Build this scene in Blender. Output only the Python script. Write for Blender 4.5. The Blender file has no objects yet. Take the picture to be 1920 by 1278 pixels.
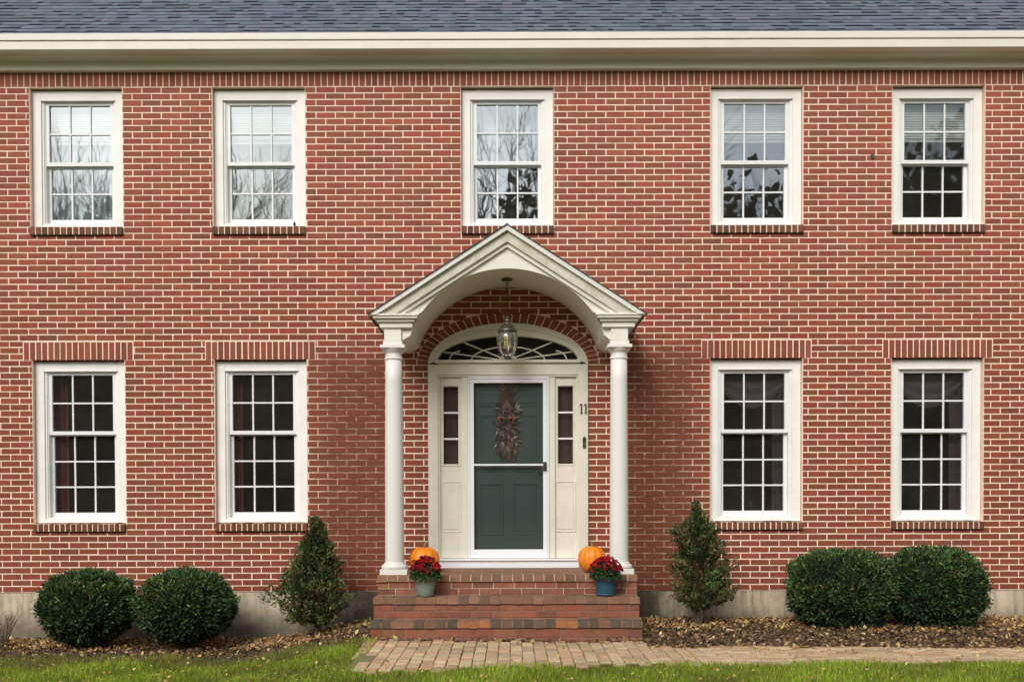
import bpy, math, random
import numpy as np
from mathutils import Vector, Matrix

random.seed(7)
rng = np.random.default_rng(11)
scene = bpy.context.scene
COL = scene.collection
R = math.radians

# ------------------------------------------------------------------ camera
E, D, F = 1.36, 12.0, 2069.0
PITCH, ROLL = R(-1.1), R(-0.17)
CX, CY = 960.0, 925.0 + F * math.tan(R(1.1))
ROT = Matrix.Rotation(R(90) + PITCH, 3, 'X') @ Matrix.Rotation(ROLL, 3, 'Z')

def W(px, py, Y=0.0):
    """point of the photograph -> world point on the plane y = Y"""
    d = ROT @ Vector(((px - CX) / F, -(py - CY) / F, -1.0))
    t = (Y + D) / d.y
    return Vector((0, -D, E)) + d * t

def WX(px, Y=0.0, py=640): return W(px, py, Y).x
def WZ(py, Y=0.0, px=953): return W(px, py, Y).z

cam = bpy.data.cameras.new("camera")
cam.sensor_width = 36.0
cam.lens = F / 1920 * 36.0
cam.shift_y = (CY - 639.0) / 1920.0
cam.clip_start, cam.clip_end = 0.1, 2000
cob = bpy.data.objects.new("camera", cam)
COL.objects.link(cob)
cob.location = (0, -D, E)
cob.rotation_euler = ROT.to_euler()
scene.camera = cob

# ------------------------------------------------------------------ materials
def nodes_of(m):
    m.use_nodes = True
    nt = m.node_tree
    return nt, nt.nodes, nt.links, nt.nodes['Principled BSDF']

def coords(nt, mode='Object'):
    if mode == 'World':
        return nt.nodes.new('ShaderNodeNewGeometry').outputs['Position']
    return nt.nodes.new('ShaderNodeTexCoord').outputs['Object']

def mth(nt, op, a, b=None, c=None, clamp=False):
    n = nt.nodes.new('ShaderNodeMath'); n.operation = op; n.use_clamp = clamp
    for i, v in enumerate((a, b, c)):
        if v is None: continue
        if isinstance(v, (int, float)): n.inputs[i].default_value = v
        else: nt.links.new(v, n.inputs[i])
    return n.outputs[0]

def noise(nt, vec, scale, detail=4, rough=0.6, stretch=None):
    if stretch:
        mp = nt.nodes.new('ShaderNodeMapping'); mp.inputs['Scale'].default_value = stretch
        nt.links.new(vec, mp.inputs['Vector']); vec = mp.outputs[0]
    n = nt.nodes.new('ShaderNodeTexNoise')
    n.inputs['Scale'].default_value = scale
    n.inputs['Detail'].default_value = detail
    n.inputs['Roughness'].default_value = rough
    nt.links.new(vec, n.inputs['Vector'])
    return n.outputs['Fac']

def ramp(nt, fac, p0, p1, a=0.0, b=1.0):
    n = nt.nodes.new('ShaderNodeMapRange'); n.clamp = True
    n.inputs['From Min'].default_value = p0; n.inputs['From Max'].default_value = p1
    n.inputs['To Min'].default_value = a; n.inputs['To Max'].default_value = b
    nt.links.new(fac, n.inputs['Value'])
    return n.outputs[0]

def mixc(nt, fac, a, b, mode='MIX'):
    n = nt.nodes.new('ShaderNodeMix'); n.data_type = 'RGBA'; n.blend_type = mode
    for s, v in ((n.inputs[0], fac), (n.inputs[6], a), (n.inputs[7], b)):
        if isinstance(v, (int, float)): s.default_value = v
        elif isinstance(v, tuple): s.default_value = (*v, 1)
        else: nt.links.new(v, s)
    return n.outputs[2]

def bump(nt, bs, h, strength=0.3, dist=0.01):
    b = nt.nodes.new('ShaderNodeBump')
    b.inputs['Strength'].default_value = strength; b.inputs['Distance'].default_value = dist
    nt.links.new(h, b.inputs['Height']); nt.links.new(b.outputs[0], bs.inputs['Normal'])

def simple(name, col, rough=0.6, var=0.12, scale=8.0, metal=0.0, attr=False, dirt=None, dirt_amt=0.3,
           dirt_scale=2.0, bmp=0.1, bscale=60.0, spec=0.4, stretch=None, trans=0.0):
    m = bpy.data.materials.new(name)
    nt, N, L, bs = nodes_of(m)
    v = coords(nt, 'World')
    if attr:
        a = N.new('ShaderNodeAttribute'); a.attribute_name = 'Col'; base = a.outputs['Color']
    else:
        base = col
    n = noise(nt, v, scale, 5, 0.65, stretch)
    f = ramp(nt, n, 0.25, 0.75, 1 - var, 1 + var)
    cmb = N.new('ShaderNodeCombineColor')
    for i in range(3): L.new(f, cmb.inputs[i])
    c = mixc(nt, 1.0, base, cmb.outputs[0], 'MULTIPLY')
    if dirt:
        d = noise(nt, v, dirt_scale, 6, 0.7, stretch)
        c = mixc(nt, ramp(nt, d, 0.45, 0.7, 0, dirt_amt), c, dirt)
    L.new(c, bs.inputs['Base Color'])
    bs.inputs['Roughness'].default_value = rough
    bs.inputs['Metallic'].default_value = metal
    bs.inputs['Specular IOR Level'].default_value = spec
    if trans:
        t = N.new('ShaderNodeBsdfTranslucent'); L.new(c, t.inputs['Color'])
        mx = N.new('ShaderNodeMixShader'); mx.inputs[0].default_value = trans
        L.new(bs.outputs[0], mx.inputs[1]); L.new(t.outputs[0], mx.inputs[2])
        L.new(mx.outputs[0], N['Material Output'].inputs['Surface'])
    if bmp: bump(nt, bs, noise(nt, v, bscale, 4, 0.7), bmp, 0.004)
    return m

def stain_mask(nt, v):
    """old repointed, smeared patches either side of the porch"""
    sx = nt.nodes.new('ShaderNodeSeparateXYZ'); nt.links.new(v, sx.inputs[0])
    ax = mth(nt, 'ABSOLUTE', mth(nt, 'ADD', sx.outputs['X'], 0.05))
    n = noise(nt, v, 1.6, 6, 0.75)
    n2 = noise(nt, v, 7.0, 4, 0.7)
    j = mth(nt, 'ADD', mth(nt, 'MULTIPLY', mth(nt, 'SUBTRACT', n, 0.5), 1.0),
            mth(nt, 'MULTIPLY', mth(nt, 'SUBTRACT', n2, 0.5), 0.35))
    outer = ramp(nt, mth(nt, 'ADD', ax, mth(nt, 'MULTIPLY', j, 0.6)), 1.9, 2.3, 1, 0)
    inner = ramp(nt, ax, 1.18, 1.34, 0, 1)
    top = ramp(nt, mth(nt, 'ADD', sx.outputs['Z'], mth(nt, 'MULTIPLY', j, 0.7)), 2.75, 3.1, 1, 0)
    return mth(nt, 'MULTIPLY', mth(nt, 'MULTIPLY', outer, inner), top)

def brick_material():
    m = bpy.data.materials.new('red_brick')
    nt, N, L, bs = nodes_of(m)
    v = coords(nt, 'World')
    a = N.new('ShaderNodeAttribute'); a.attribute_name = 'Col'
    c = a.outputs['Color']
    f = ramp(nt, noise(nt, v, 38, 5, 0.75), 0.25, 0.75, 0.72, 1.25)
    cmb = N.new('ShaderNodeCombineColor'); [L.new(f, cmb.inputs[i]) for i in range(3)]
    c = mixc(nt, 1.0, c, cmb.outputs[0], 'MULTIPLY')
    f2 = ramp(nt, noise(nt, v, 16, 5, 0.7, (1, 1, 7)), 0.3, 0.7, 0.78, 1.16)
    cmb2 = N.new('ShaderNodeCombineColor'); [L.new(f2, cmb2.inputs[i]) for i in range(3)]
    c = mixc(nt, 1.0, c, cmb2.outputs[0], 'MULTIPLY')
    c = mixc(nt, ramp(nt, noise(nt, v, 9, 4, 0.7), 0.52, 0.66, 0, 0.55), c, (0.20, 0.095, 0.055))
    # light gradient painted into the brick colour: lower wall darker, upper wall paler
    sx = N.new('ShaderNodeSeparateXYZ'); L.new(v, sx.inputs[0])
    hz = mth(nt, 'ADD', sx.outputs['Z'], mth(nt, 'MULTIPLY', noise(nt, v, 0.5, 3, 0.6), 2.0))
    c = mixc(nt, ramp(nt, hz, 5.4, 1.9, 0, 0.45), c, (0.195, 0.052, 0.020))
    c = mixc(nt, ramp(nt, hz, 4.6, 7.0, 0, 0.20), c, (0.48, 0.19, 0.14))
    # pale lime bloom, broad
    c = mixc(nt, ramp(nt, noise(nt, v, 0.7, 5, 0.65), 0.5, 0.8, 0, 0.18), c, (0.42, 0.16, 0.11))
    c = mixc(nt, ramp(nt, noise(nt, v, 14, 5, 0.75), 0.62, 0.8, 0, 0.45), c, (0.46, 0.25, 0.18))
    c = mixc(nt, ramp(nt, noise(nt, v, 1.7, 6, 0.75, (2.2, 1, 0.3)), 0.52, 0.75, 0, 0.38), c, (0.13, 0.045, 0.028))
    s = stain_mask(nt, v)
    c = mixc(nt, mth(nt, 'MULTIPLY', s, 0.66), c, (0.155, 0.050, 0.026))
    L.new(c, bs.inputs['Base Color'])
    bs.inputs['Roughness'].default_value = 0.85
    bs.inputs['Specular IOR Level'].default_value = 0.25
    bump(nt, bs, noise(nt, v, 120, 5, 0.8), 0.5, 0.004)
    return m

def mortar_material():
    m = bpy.data.materials.new('mortar')
    nt, N, L, bs = nodes_of(m)
    v = coords(nt, 'World')
    c = mixc(nt, ramp(nt, noise(nt, v, 22, 5, 0.8), 0.3, 0.7), (0.86, 0.63, 0.47), (1.0, 0.80, 0.64))
    c = mixc(nt, ramp(nt, noise(nt, v, 2.2, 5, 0.7), 0.50, 0.75, 0, 0.45), c, (0.55, 0.32, 0.22))
    s = stain_mask(nt, v)
    s2 = mth(nt, 'MULTIPLY', s, ramp(nt, noise(nt, v, 5, 5, 0.8, (1, 1, 9)), 0.38, 0.58, 0.45, 1.0))
    c = mixc(nt, s2, c, (0.175, 0.060, 0.034))
    L.new(c, bs.inputs['Base Color'])
    bs.inputs['Roughness'].default_value = 0.95
    bs.inputs['Specular IOR Level'].default_value = 0.1
    bump(nt, bs, noise(nt, v, 150, 4, 0.8), 0.6, 0.004)
    return m

def concrete_material():
    m = bpy.data.materials.new('concrete')
    nt, N, L, bs = nodes_of(m)
    v = coords(nt, 'World')
    c = mixc(nt, ramp(nt, noise(nt, v, 2.5, 6, 0.7), 0.35, 0.65), (0.48, 0.40, 0.28), (0.68, 0.58, 0.43))
    c = mixc(nt, ramp(nt, noise(nt, v, 6, 5, 0.7, (3, 3, 0.35)), 0.46, 0.68, 0, 0.7), c, (0.17, 0.135, 0.09))
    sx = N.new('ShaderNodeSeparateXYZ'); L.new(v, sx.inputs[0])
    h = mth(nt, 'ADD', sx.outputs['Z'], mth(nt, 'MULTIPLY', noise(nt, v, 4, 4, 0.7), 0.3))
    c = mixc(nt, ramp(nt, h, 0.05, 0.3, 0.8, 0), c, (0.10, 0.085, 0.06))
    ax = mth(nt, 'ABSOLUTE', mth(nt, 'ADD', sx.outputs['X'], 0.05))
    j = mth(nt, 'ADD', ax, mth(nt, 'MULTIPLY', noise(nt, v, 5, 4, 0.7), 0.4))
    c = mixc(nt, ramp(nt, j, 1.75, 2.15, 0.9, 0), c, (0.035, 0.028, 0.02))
    L.new(c, bs.inputs['Base Color'])
    bs.inputs['Roughness'].default_value = 0.9
    bump(nt, bs, noise(nt, v, 70, 5, 0.8), 0.5, 0.005)
    return m

def glass_material(name, refl=0.16, tint=(1, 1, 1), wav=0.25):
    m = bpy.data.materials.new(name)
    nt, N, L, bs = nodes_of(m)
    N.remove(bs)
    v = coords(nt, 'World')
    t = N.new('ShaderNodeBsdfTransparent'); t.inputs['Color'].default_value = (*tint, 1)
    g = N.new('ShaderNodeBsdfGlossy'); g.inputs['Roughness'].default_value = 0.012
    g.inputs['Color'].default_value = (0.86, 0.95, 1, 1)
    b = N.new('ShaderNodeBump'); b.inputs['Strength'].default_value = wav; b.inputs['Distance'].default_value = 0.004
    L.new(noise(nt, v, 3.0, 2, 0.4), b.inputs['Height']); L.new(b.outputs[0], g.inputs['Normal'])
    fr = N.new('ShaderNodeFresnel'); fr.inputs['IOR'].default_value = 1.5
    k = mth(nt, 'ADD', fr.outputs[0], refl - 0.04, clamp=True)
    mx = N.new('ShaderNodeMixShader')
    L.new(k, mx.inputs[0]); L.new(t.outputs[0], mx.inputs[1]); L.new(g.outputs[0], mx.inputs[2])
    df = N.new('ShaderNodeBsdfDiffuse'); df.inputs['Color'].default_value = (0.55, 0.52, 0.45, 1)
    m2_ = N.new('ShaderNodeMixShader')
    L.new(ramp(nt, noise(nt, v, 1.3, 5, 0.6), 0.3, 0.7, 0.012, 0.042), m2_.inputs[0])
    L.new(mx.outputs[0], m2_.inputs[1]); L.new(df.outputs[0], m2_.inputs[2])
    L.new(m2_.outputs[0], N['Material Output'].inputs['Surface'])
    return m

def ground_material():
    m = bpy.data.materials.new('lawn_soil')
    nt, N, L, bs = nodes_of(m)
    v = coords(nt, 'World')
    c = mixc(nt, ramp(nt, noise(nt, v, 1.2, 6, 0.7), 0.3, 0.7), (0.05, 0.085, 0.018), (0.10, 0.14, 0.03))
    c = mixc(nt, ramp(nt, noise(nt, v, 25, 5, 0.8), 0.45, 0.65, 0, 0.6), c, (0.10, 0.08, 0.03))
    L.new(c, bs.inputs['Base Color']); bs.inputs['Roughness'].default_value = 0.95
    bump(nt, bs, noise(nt, v, 40, 5, 0.8), 0.8, 0.02)
    return m

M = {}
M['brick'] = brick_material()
M['mortar'] = mortar_material()
M['concrete'] = concrete_material()
M['pave_brick'] = simple('paver_brick', None, 0.9, 0.2, 30, attr=True, dirt=(0.34, 0.27, 0.17), dirt_amt=0.45, dirt_scale=5, bmp=0.5)
M['pave_joint'] = simple('paver_joint', (0.22, 0.18, 0.09), 0.95, 0.3, 30)
M['step_brick'] = simple('step_brick', None, 0.88, 0.25, 30, attr=True, dirt=(0.12, 0.08, 0.055), dirt_amt=0.5, dirt_scale=6, bmp=0.5)
M['casing'] = simple('casing_paint', (0.89, 0.88, 0.84), 0.5, 0.04, 5, dirt=(0.72, 0.69, 0.60), dirt_amt=0.3, dirt_scale=3, bmp=0.05)
M['sash'] = simple('white_vinyl', (0.83, 0.84, 0.85), 0.35, 0.02, 5, bmp=0.0)
M['cream'] = simple('cream_trim_paint', (0.76, 0.73, 0.62), 0.5, 0.06, 4, dirt=(0.50, 0.47, 0.33), dirt_amt=0.35, dirt_scale=2.5, bmp=0.05)
M['cornice'] = simple('cornice_paint', (0.78, 0.75, 0.66), 0.45, 0.04, 4, dirt=(0.6, 0.6, 0.45), dirt_amt=0.3, dirt_scale=1.2, bmp=0.04)
M['soffit'] = simple('soffit_paint', (0.70, 0.65, 0.48), 0.6, 0.05, 4, bmp=0.03)
M['frieze'] = simple('frieze_paint', (0.90, 0.88, 0.76), 0.5, 0.04, 4, bmp=0.03)
M['portico'] = simple('portico_paint', (0.84, 0.81, 0.72), 0.5, 0.05, 5, dirt=(0.5, 0.5, 0.4), dirt_amt=0.25, dirt_scale=3, bmp=0.05)
M['rake'] = simple('weathered_rake_paint', (0.66, 0.64, 0.55), 0.55, 0.12, 14, dirt=(0.40, 0.39, 0.22), dirt_amt=0.75, dirt_scale=4.5, bmp=0.08)
M['column'] = simple('column_paint', (0.80, 0.78, 0.73), 0.45, 0.03, 3, dirt=(0.62, 0.66, 0.58), dirt_amt=0.4, dirt_scale=1.5, bmp=0.03)
M['storm'] = simple('storm_door_white', (0.84, 0.85, 0.88), 0.3, 0.02, 4, bmp=0)
M['door'] = simple('green_door_paint', (0.085, 0.125, 0.125), 0.4, 0.06, 6, bmp=0.05)
M['glass'] = glass_material('window_glass', 0.15)
M['glass_up'] = glass_material('window_glass_upper', 0.30, (0.9, 0.95, 0.97), 0.14)
M['glass_door'] = glass_material('storm_glass', 0.07, (0.90, 0.92, 0.92), 0.1)
M['glass_lamp'] = glass_material('lantern_glass', 0.10, (0.9, 0.9, 0.86), 0.6)
M['shingle'] = simple('asphalt_shingle', None, 0.95, 0.35, 70, attr=True, bmp=0.6, bscale=250, dirt=(0.10, 0.11, 0.09), dirt_amt=0.3, dirt_scale=2)
M['interior'] = simple('dark_interior', (0.36, 0.30, 0.22), 0.9, 0.2, 2, bmp=0)
M['blind'] = simple('blind_slats', (0.75, 0.74, 0.66), 0.6, 0.04, 5, bmp=0)
M['sheer'] = simple('sheer_curtain', (0.74, 0.82, 0.83), 0.8, 0.05, 5, bmp=0, trans=0.3)
M['curtain_olive'] = simple('olive_curtain', (0.44, 0.46, 0.36), 0.85, 0.1, 5, bmp=0, trans=0.2)
M['curtain_red'] = simple('red_curtain', (0.30, 0.09, 0.08), 0.85, 0.15, 5, bmp=0)
M['curtain_plum'] = simple('plum_curtain', (0.12, 0.088, 0.10), 0.85, 0.15, 5, bmp=0)
M['side_curtain'] = simple('brown_net_curtain', (0.10, 0.068, 0.048), 0.9, 0.1, 6, bmp=0)
M['bronze'] = simple('aged_bronze', (0.10, 0.085, 0.06), 0.45, 0.2, 30, metal=0.7, bmp=0.1)
M['nickel'] = simple('brushed_nickel', (0.20, 0.185, 0.15), 0.35, 0.1, 30, metal=0.8, bmp=0)
M['candle'] = simple('candle_sleeve', (0.85, 0.72, 0.38), 0.5, 0.05, 10, bmp=0)
M['leaf'] = simple('leaf', None, 0.55, 0.15, 20, attr=True, bmp=0, spec=0.35, trans=0.12)
M['dry'] = simple('dry_leaf', None, 0.8, 0.15, 30, attr=True, bmp=0, spec=0.2, trans=0.1)
M['grass'] = simple('grass_blade', None, 0.6, 0.15, 3, attr=True, bmp=0, spec=0.3, trans=0.25)
M['bark'] = simple('bark', (0.11, 0.08, 0.055), 0.9, 0.3, 25, bmp=0.5)
M['twig'] = simple('twig', (0.20, 0.14, 0.10), 0.9, 0.3, 25, bmp=0)
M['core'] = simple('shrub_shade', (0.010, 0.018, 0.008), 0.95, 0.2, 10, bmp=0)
M['mulch'] = simple('bark_mulch', (0.10, 0.07, 0.042), 0.95, 0.5, 30, dirt=(0.27, 0.19, 0.10), dirt_amt=0.75, dirt_scale=9, bmp=0.9, bscale=60)
M['pumpkin'] = simple('pumpkin_skin', (0.84, 0.24, 0.012), 0.42, 0.12, 12, dirt=(0.85, 0.36, 0.03), dirt_amt=0.4, dirt_scale=5, bmp=0.12)
M['stem'] = simple('pumpkin_stem', (0.22, 0.20, 0.10), 0.85, 0.25, 40)
M['pot_grey'] = simple('grey_green_pot', (0.19, 0.22, 0.17), 0.7, 0.12, 15, dirt=(0.12, 0.13, 0.09), dirt_amt=0.4, dirt_scale=8)
M['pot_blue'] = simple('blue_glazed_pot', (0.022, 0.085, 0.135), 0.35, 0.15, 20, dirt=(0.015, 0.05, 0.08), dirt_amt=0.5, dirt_scale=8)
M['ground'] = ground_material()
M['hole'] = simple('dark_hole', (0.02, 0.02, 0.02), 0.9, 0.1, 5, bmp=0)
M['tin'] = simple('pale_figurine', (0.6, 0.6, 0.55), 0.5, 0.1, 10, bmp=0)

# ------------------------------------------------------------------ object helpers
def tag(o, label=None, cat=None, group=None, kind=None):
    if label: o['label'] = label
    if cat: o['category'] = cat
    if group: o['group'] = group
    if kind: o['kind'] = kind
    return o

def empty(name, loc, label=None, cat=None, group=None):
    o = bpy.data.objects.new(name, None)
    o.empty_display_size = 0.1
    o.location = loc
    COL.objects.link(o)
    return tag(o, label, cat, group)

class MB:
    def __init__(self):
        self.v, self.f, self.c, self.cur = [], [], [], (1, 1, 1)
    def face(self, pts, col=None):
        n = len(self.v); self.v += [tuple(p) for p in pts]
        self.f.append(tuple(range(n, n + len(pts)))); self.c.append(col or self.cur)
    def add(self, vs, fs, col=None):
        n = len(self.v); self.v += [tuple(p) for p in vs]
        for f in fs:
            self.f.append(tuple(i + n for i in f)); self.c.append(col or self.cur)
    def box(self, x0, x1, y0, y1, z0, z1, col=None, back=True):
        if x0 > x1: x0, x1 = x1, x0
        if y0 > y1: y0, y1 = y1, y0
        if z0 > z1: z0, z1 = z1, z0
        vs = [(x0,y0,z0),(x1,y0,z0),(x1,y1,z0),(x0,y1,z0),(x0,y0,z1),(x1,y0,z1),(x1,y1,z1),(x0,y1,z1)]
        fs = [(0,1,5,4),(1,2,6,5),(3,0,4,7),(4,5,6,7),(0,3,2,1)]
        if back: fs.append((2,3,7,6))
        self.add(vs, fs, col)
    def prism(self, poly, y0, y1, col=None):
        """poly: (x, z) list counter-clockwise seen from -y; extruded along y"""
        n = len(poly)
        vs = [(x, y0, z) for x, z in poly] + [(x, y1, z) for x, z in poly]
        fs = [tuple(range(n)), tuple(range(2*n-1, n-1, -1))]
        for i in range(n):
            j = (i + 1) % n
            fs.append((i, i + n, j + n, j))
        self.add(vs, fs, col)
    def frustum(self, r0, z0, r1, z1, col=None):
        (a,b,c,d), (e,f,g,h) = r0, r1   # x0,x1,y0,y1
        vs = [(a,c,z0),(b,c,z0),(b,d,z0),(a,d,z0),(e,g,z1),(f,g,z1),(f,h,z1),(e,h,z1)]
        self.add(vs, [(0,1,5,4),(1,2,6,5),(2,3,7,6),(3,0,4,7),(4,5,6,7),(0,3,2,1)], col)
    def lathe(self, prof, cx, cy, seg=24, col=None, rf=None):
        vs, fs = [], []
        for k, (r, z) in enumerate(prof):
            for i in range(seg):
                a = 2*math.pi*i/seg
                q = r * (rf(a, k) if rf else 1)
                vs.append((cx + q*math.cos(a), cy + q*math.sin(a), z))
        for k in range(len(prof)-1):
            for i in range(seg):
                j = (i+1) % seg
                fs.append((k*seg+i, k*seg+j, (k+1)*seg+j, (k+1)*seg+i))
        fs.append(tuple(range(seg-1, -1, -1)))
        fs.append(tuple((len(prof)-1)*seg + i for i in range(seg)))
        self.add(vs, fs, col)
    def tube(self, pts, rad, seg=6, col=None):
        pts = [Vector(p) for p in pts]
        if not isinstance(rad, (list, tuple)): rad = [rad]*len(pts)
        vs, fs = [], []
        for k, p in enumerate(pts):
            t = (pts[min(k+1, len(pts)-1)] - pts[max(k-1, 0)])
            if t.length < 1e-9: t = Vector((0, 0, 1))
            t.normalize()
            a = t.cross(Vector((0.13, 0.97, 0.21)))
            if a.length < 1e-3: a = t.cross(Vector((1, 0, 0)))
            a.normalize(); b = t.cross(a)
            for i in range(seg):
                th = 2*math.pi*i/seg
                vs.append(p + (a*math.cos(th) + b*math.sin(th))*rad[k])
        for k in range(len(pts)-1):
            for i in range(seg):
                j = (i+1) % seg
                fs.append((k*seg+i, k*seg+j, (k+1)*seg+j, (k+1)*seg+i))
        fs.append(tuple(range(seg-1, -1, -1)))
        fs.append(tuple((len(pts)-1)*seg+i for i in range(seg)))
        self.add(vs, fs, col)
    def build(self, name, mat, parent=None, smooth=False, bevel=0.0, attr=False, offset=None):
        me = bpy.data.meshes.new(name)
        vs = self.v
        if parent is not None:
            # world location of parent
            p, q = Vector((0,0,0)), parent
            while q is not None:
                p += Vector(q.location); q = q.parent
            vs = [(v[0]-p.x, v[1]-p.y, v[2]-p.z) for v in vs]
        me.from_pydata(vs, [], self.f)
        if attr:
            at = me.color_attributes.new('Col', 'FLOAT_COLOR', 'CORNER')
            ln = np.array([len(f) for f in self.f])
            cc = np.ones((len(self.f), 4)); cc[:, :3] = np.array(self.c)
            at.data.foreach_set('color', np.repeat(cc, ln, axis=0).astype(np.float32).ravel())
        if smooth:
            me.polygons.foreach_set('use_smooth', [True]*len(me.polygons))
        me.materials.append(mat)
        o = bpy.data.objects.new(name, me)
        COL.objects.link(o)
        if parent is not None: o.parent = parent
        if bevel:
            b = o.modifiers.new('bevel', 'BEVEL'); b.width = bevel; b.segments = 1; b.limit_method = 'ANGLE'
            b.angle_limit = R(50)
        return o

def np_mesh(name, verts, nper, cols, mat, parent=None, loc=None):
    """verts (n*nper,3), one polygon per nper verts, cols (n,3)"""
    n = len(verts)//nper
    me = bpy.data.meshes.new(name)
    v = np.array(verts, dtype=np.float64)
    if parent is not None: 
        p, q = Vector((0,0,0)), parent
        while q is not None:
            p += Vector(q.location); q = q.parent
        v = v - np.array(p)
    me.vertices.add(n*nper); me.vertices.foreach_set('co', v.astype(np.float32).ravel())
    me.loops.add(n*nper); me.loops.foreach_set('vertex_index', np.arange(n*nper, dtype=np.int32))
    me.polygons.add(n); me.polygons.foreach_set('loop_start', np.arange(0, n*nper, nper, dtype=np.int32))
    me.update(calc_edges=True); me.validate()
    at = me.color_attributes.new('Col', 'FLOAT_COLOR', 'CORNER')
    cc = np.ones((n, 4)); cc[:, :3] = cols
    at.data.foreach_set('color', np.repeat(cc, nper, axis=0).astype(np.float32).ravel())
    me.materials.append(mat)
    o = bpy.data.objects.new(name, me); COL.objects.link(o)
    if parent is not None: o.parent = parent
    return o

def unit(a): return a/np.maximum(np.linalg.norm(a, axis=1, keepdims=True), 1e-9)

def leaf_quads(pos, direc, length, width, roll=None):
    """pointed kite leaves: pos base, direc unit; -> (n*4,3)"""
    n = len(pos)
    d = unit(direc)
    r = unit(rng.normal(size=(n, 3)))
    s = unit(np.cross(d, r))
    L_ = np.broadcast_to(np.asarray(length), (n,))[:, None]
    Wd = np.broadcast_to(np.asarray(width), (n,))[:, None]
    q = np.stack([pos, pos + d*L_*0.45 + s*Wd*0.5, pos + d*L_, pos + d*L_*0.45 - s*Wd*0.5], axis=1)
    return q.reshape(-1, 3)

def ground_z(x, y):
    x = np.asarray(x, dtype=float); y = np.asarray(y, dtype=float)
    t = np.clip((-1.35 - x)/1.4, 0, 1); t = t*t*(3-2*t)
    fall = np.clip((y + 10.5)/4.0, 0, 1)
    b = 0.012*np.sin(x*2.1 + y*1.7) + 0.008*np.sin(x*5.3 - y*4.1)
    return -0.21*t*fall - 0.012 + b*np.clip((-y-0.3)/0.5, 0, 1)*0.6

# ------------------------------------------------------------------ layout of the facade
PITCHX, COURSE, JT = 0.2088, 0.0, 0.0125
XC = -0.042
Z_BASE = WZ(1107.5)                     # bottom of the brickwork
Z_SOLD0 = WZ(161.5)                     # bottom of soldier course
COURSE = (Z_SOLD0 - Z_BASE)/80.0
Z_SOLD1 = Z_SOLD0 + COURSE*2.85
HALF = 8.4
snapz = lambda z: Z_BASE + round((z - Z_BASE)/COURSE)*COURSE
REV = 0.095                             # reveal depth

def avg(*a): return sum(a)/len(a)
UP_W = []; LO_W = []
for (pu, pl) in (((62, 233), (67, 239)), ((401, 573), (408, 578)), ((866, 1037), None), ((1331, 1503), (1329, 1501)), ((1669, 1841), (1668, 1838))):
    xu = avg(W(pu[0], 300, 0.07).x, W(pu[1], 300, 0.07).x)
    if pl: xl = avg(W(pl[0], 825, 0.07).x, W(pl[1], 825, 0.07).x)
    else: xl = xu
    xm = avg(xu, xl)
    UP_W.append(xm)
    if pl: LO_W.append(xm)
WW = 1.0                                # opening width
UZ1, UZ0 = Z_SOLD0, avg(WZ(428, 0.0), WZ(427, 0.0))
UZ0 = snapz(UZ0)
LZ1 = snapz(WZ(669.5)); LZ0 = snapz(WZ(980))
SILLH = COURSE*1.4
# arch of the entrance
DX = WX(953, 0.0, 850)                  # centre of the doorway
SZ = WZ(683)                            # spring line
SA, SB = 0.865, WZ(606) - WZ(683)       # outer semi axes of the surround
VB = 0.125                              # voussoir depth
DZ0 = WZ(1078, -1.15)                   # landing level
openings = [(x-WW/2, x+WW/2, UZ0 - COURSE, UZ1) for x in UP_W] + \
           [(x-WW/2, x+WW/2, LZ0 - COURSE, LZ1) for x in LO_W]

def brick_col(kind=None):
    r = random.random()
    if kind == 'dark':
        base = random.choice([(0.14,0.082,0.05),(0.17,0.09,0.055),(0.10,0.072,0.055),(0.20,0.10,0.06)])
    elif kind == 'soldier':
        base = random.choice([(0.37,0.105,0.072),(0.34,0.11,0.07),(0.36,0.12,0.08),(0.30,0.11,0.07)])
    elif r < 0.26: base = (0.37, 0.097, 0.064)
    elif r < 0.52: base = (0.335, 0.100, 0.066)
    elif r < 0.76: base = (0.310, 0.105, 0.060)
    elif r < 0.92: base = (0.300, 0.104, 0.062)
    elif r < 0.96: base = (0.255, 0.104, 0.062)
    else: base = (0.39, 0.12, 0.075)
    k = random.uniform(0.82, 1.14)*0.95
    return (base[0]*k, base[1]*k*random.uniform(0.82, 0.97), base[2]*k*random.uniform(0.72, 0.92))

def put_brick(mb, x0, x1, z0, z1, col, y=0.0, depth=None):
    if x1 - x0 < 0.012: return
    j = JT/2
    e = lambda: random.uniform(-0.0016, 0.0016)
    f = y + random.uniform(-0.0012, 0.0012)
    depth = REV + 0.03 if depth is None else depth
    a, b, c, d = x0+j+e(), x1-j+e(), z0+j+e()*0.8, z1-j+e()*0.8
    if b - a < 0.006: return
    w = 0.0022
    q = [random.uniform(0, 0.0035) if random.random() < 0.8 else random.uniform(0.004, 0.012) for _ in range(8)]
    vs = [(a+w+q[0],f,c+w+q[1]*.5),(b-w-q[2],f,c+w+q[3]*.5),(b-w-q[4],f,d-w-q[5]*.5),(a+w+q[6],f,d-w-q[7]*.5),
          (a,f+w,c),(b,f+w,c),(b,f+w,d),(a,f+w,d),
          (a,y+depth,c),(b,y+depth,c),(b,y+depth,d),(a,y+depth,d)]
    fs = [(0,1,2,3),(4,5,1,0),(5,6,2,1),(6,7,3,2),(7,4,0,3),(8,9,5,4),(9,10,6,5),(10,11,7,6),(11,8,4,7)]
    mb.add(vs, fs, col)

house = empty('brick_house', (0, 0, 0), 'red brick colonial house front with white sash windows and a central columned doorway', 'house')

# lintels above lower windows: soldier strips
LINT = []
for x in LO_W:
    LINT.append((x - WW/2 - 0.095, x + WW/2 + 0.095, LZ1, LZ1 + 3*COURSE))

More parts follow.
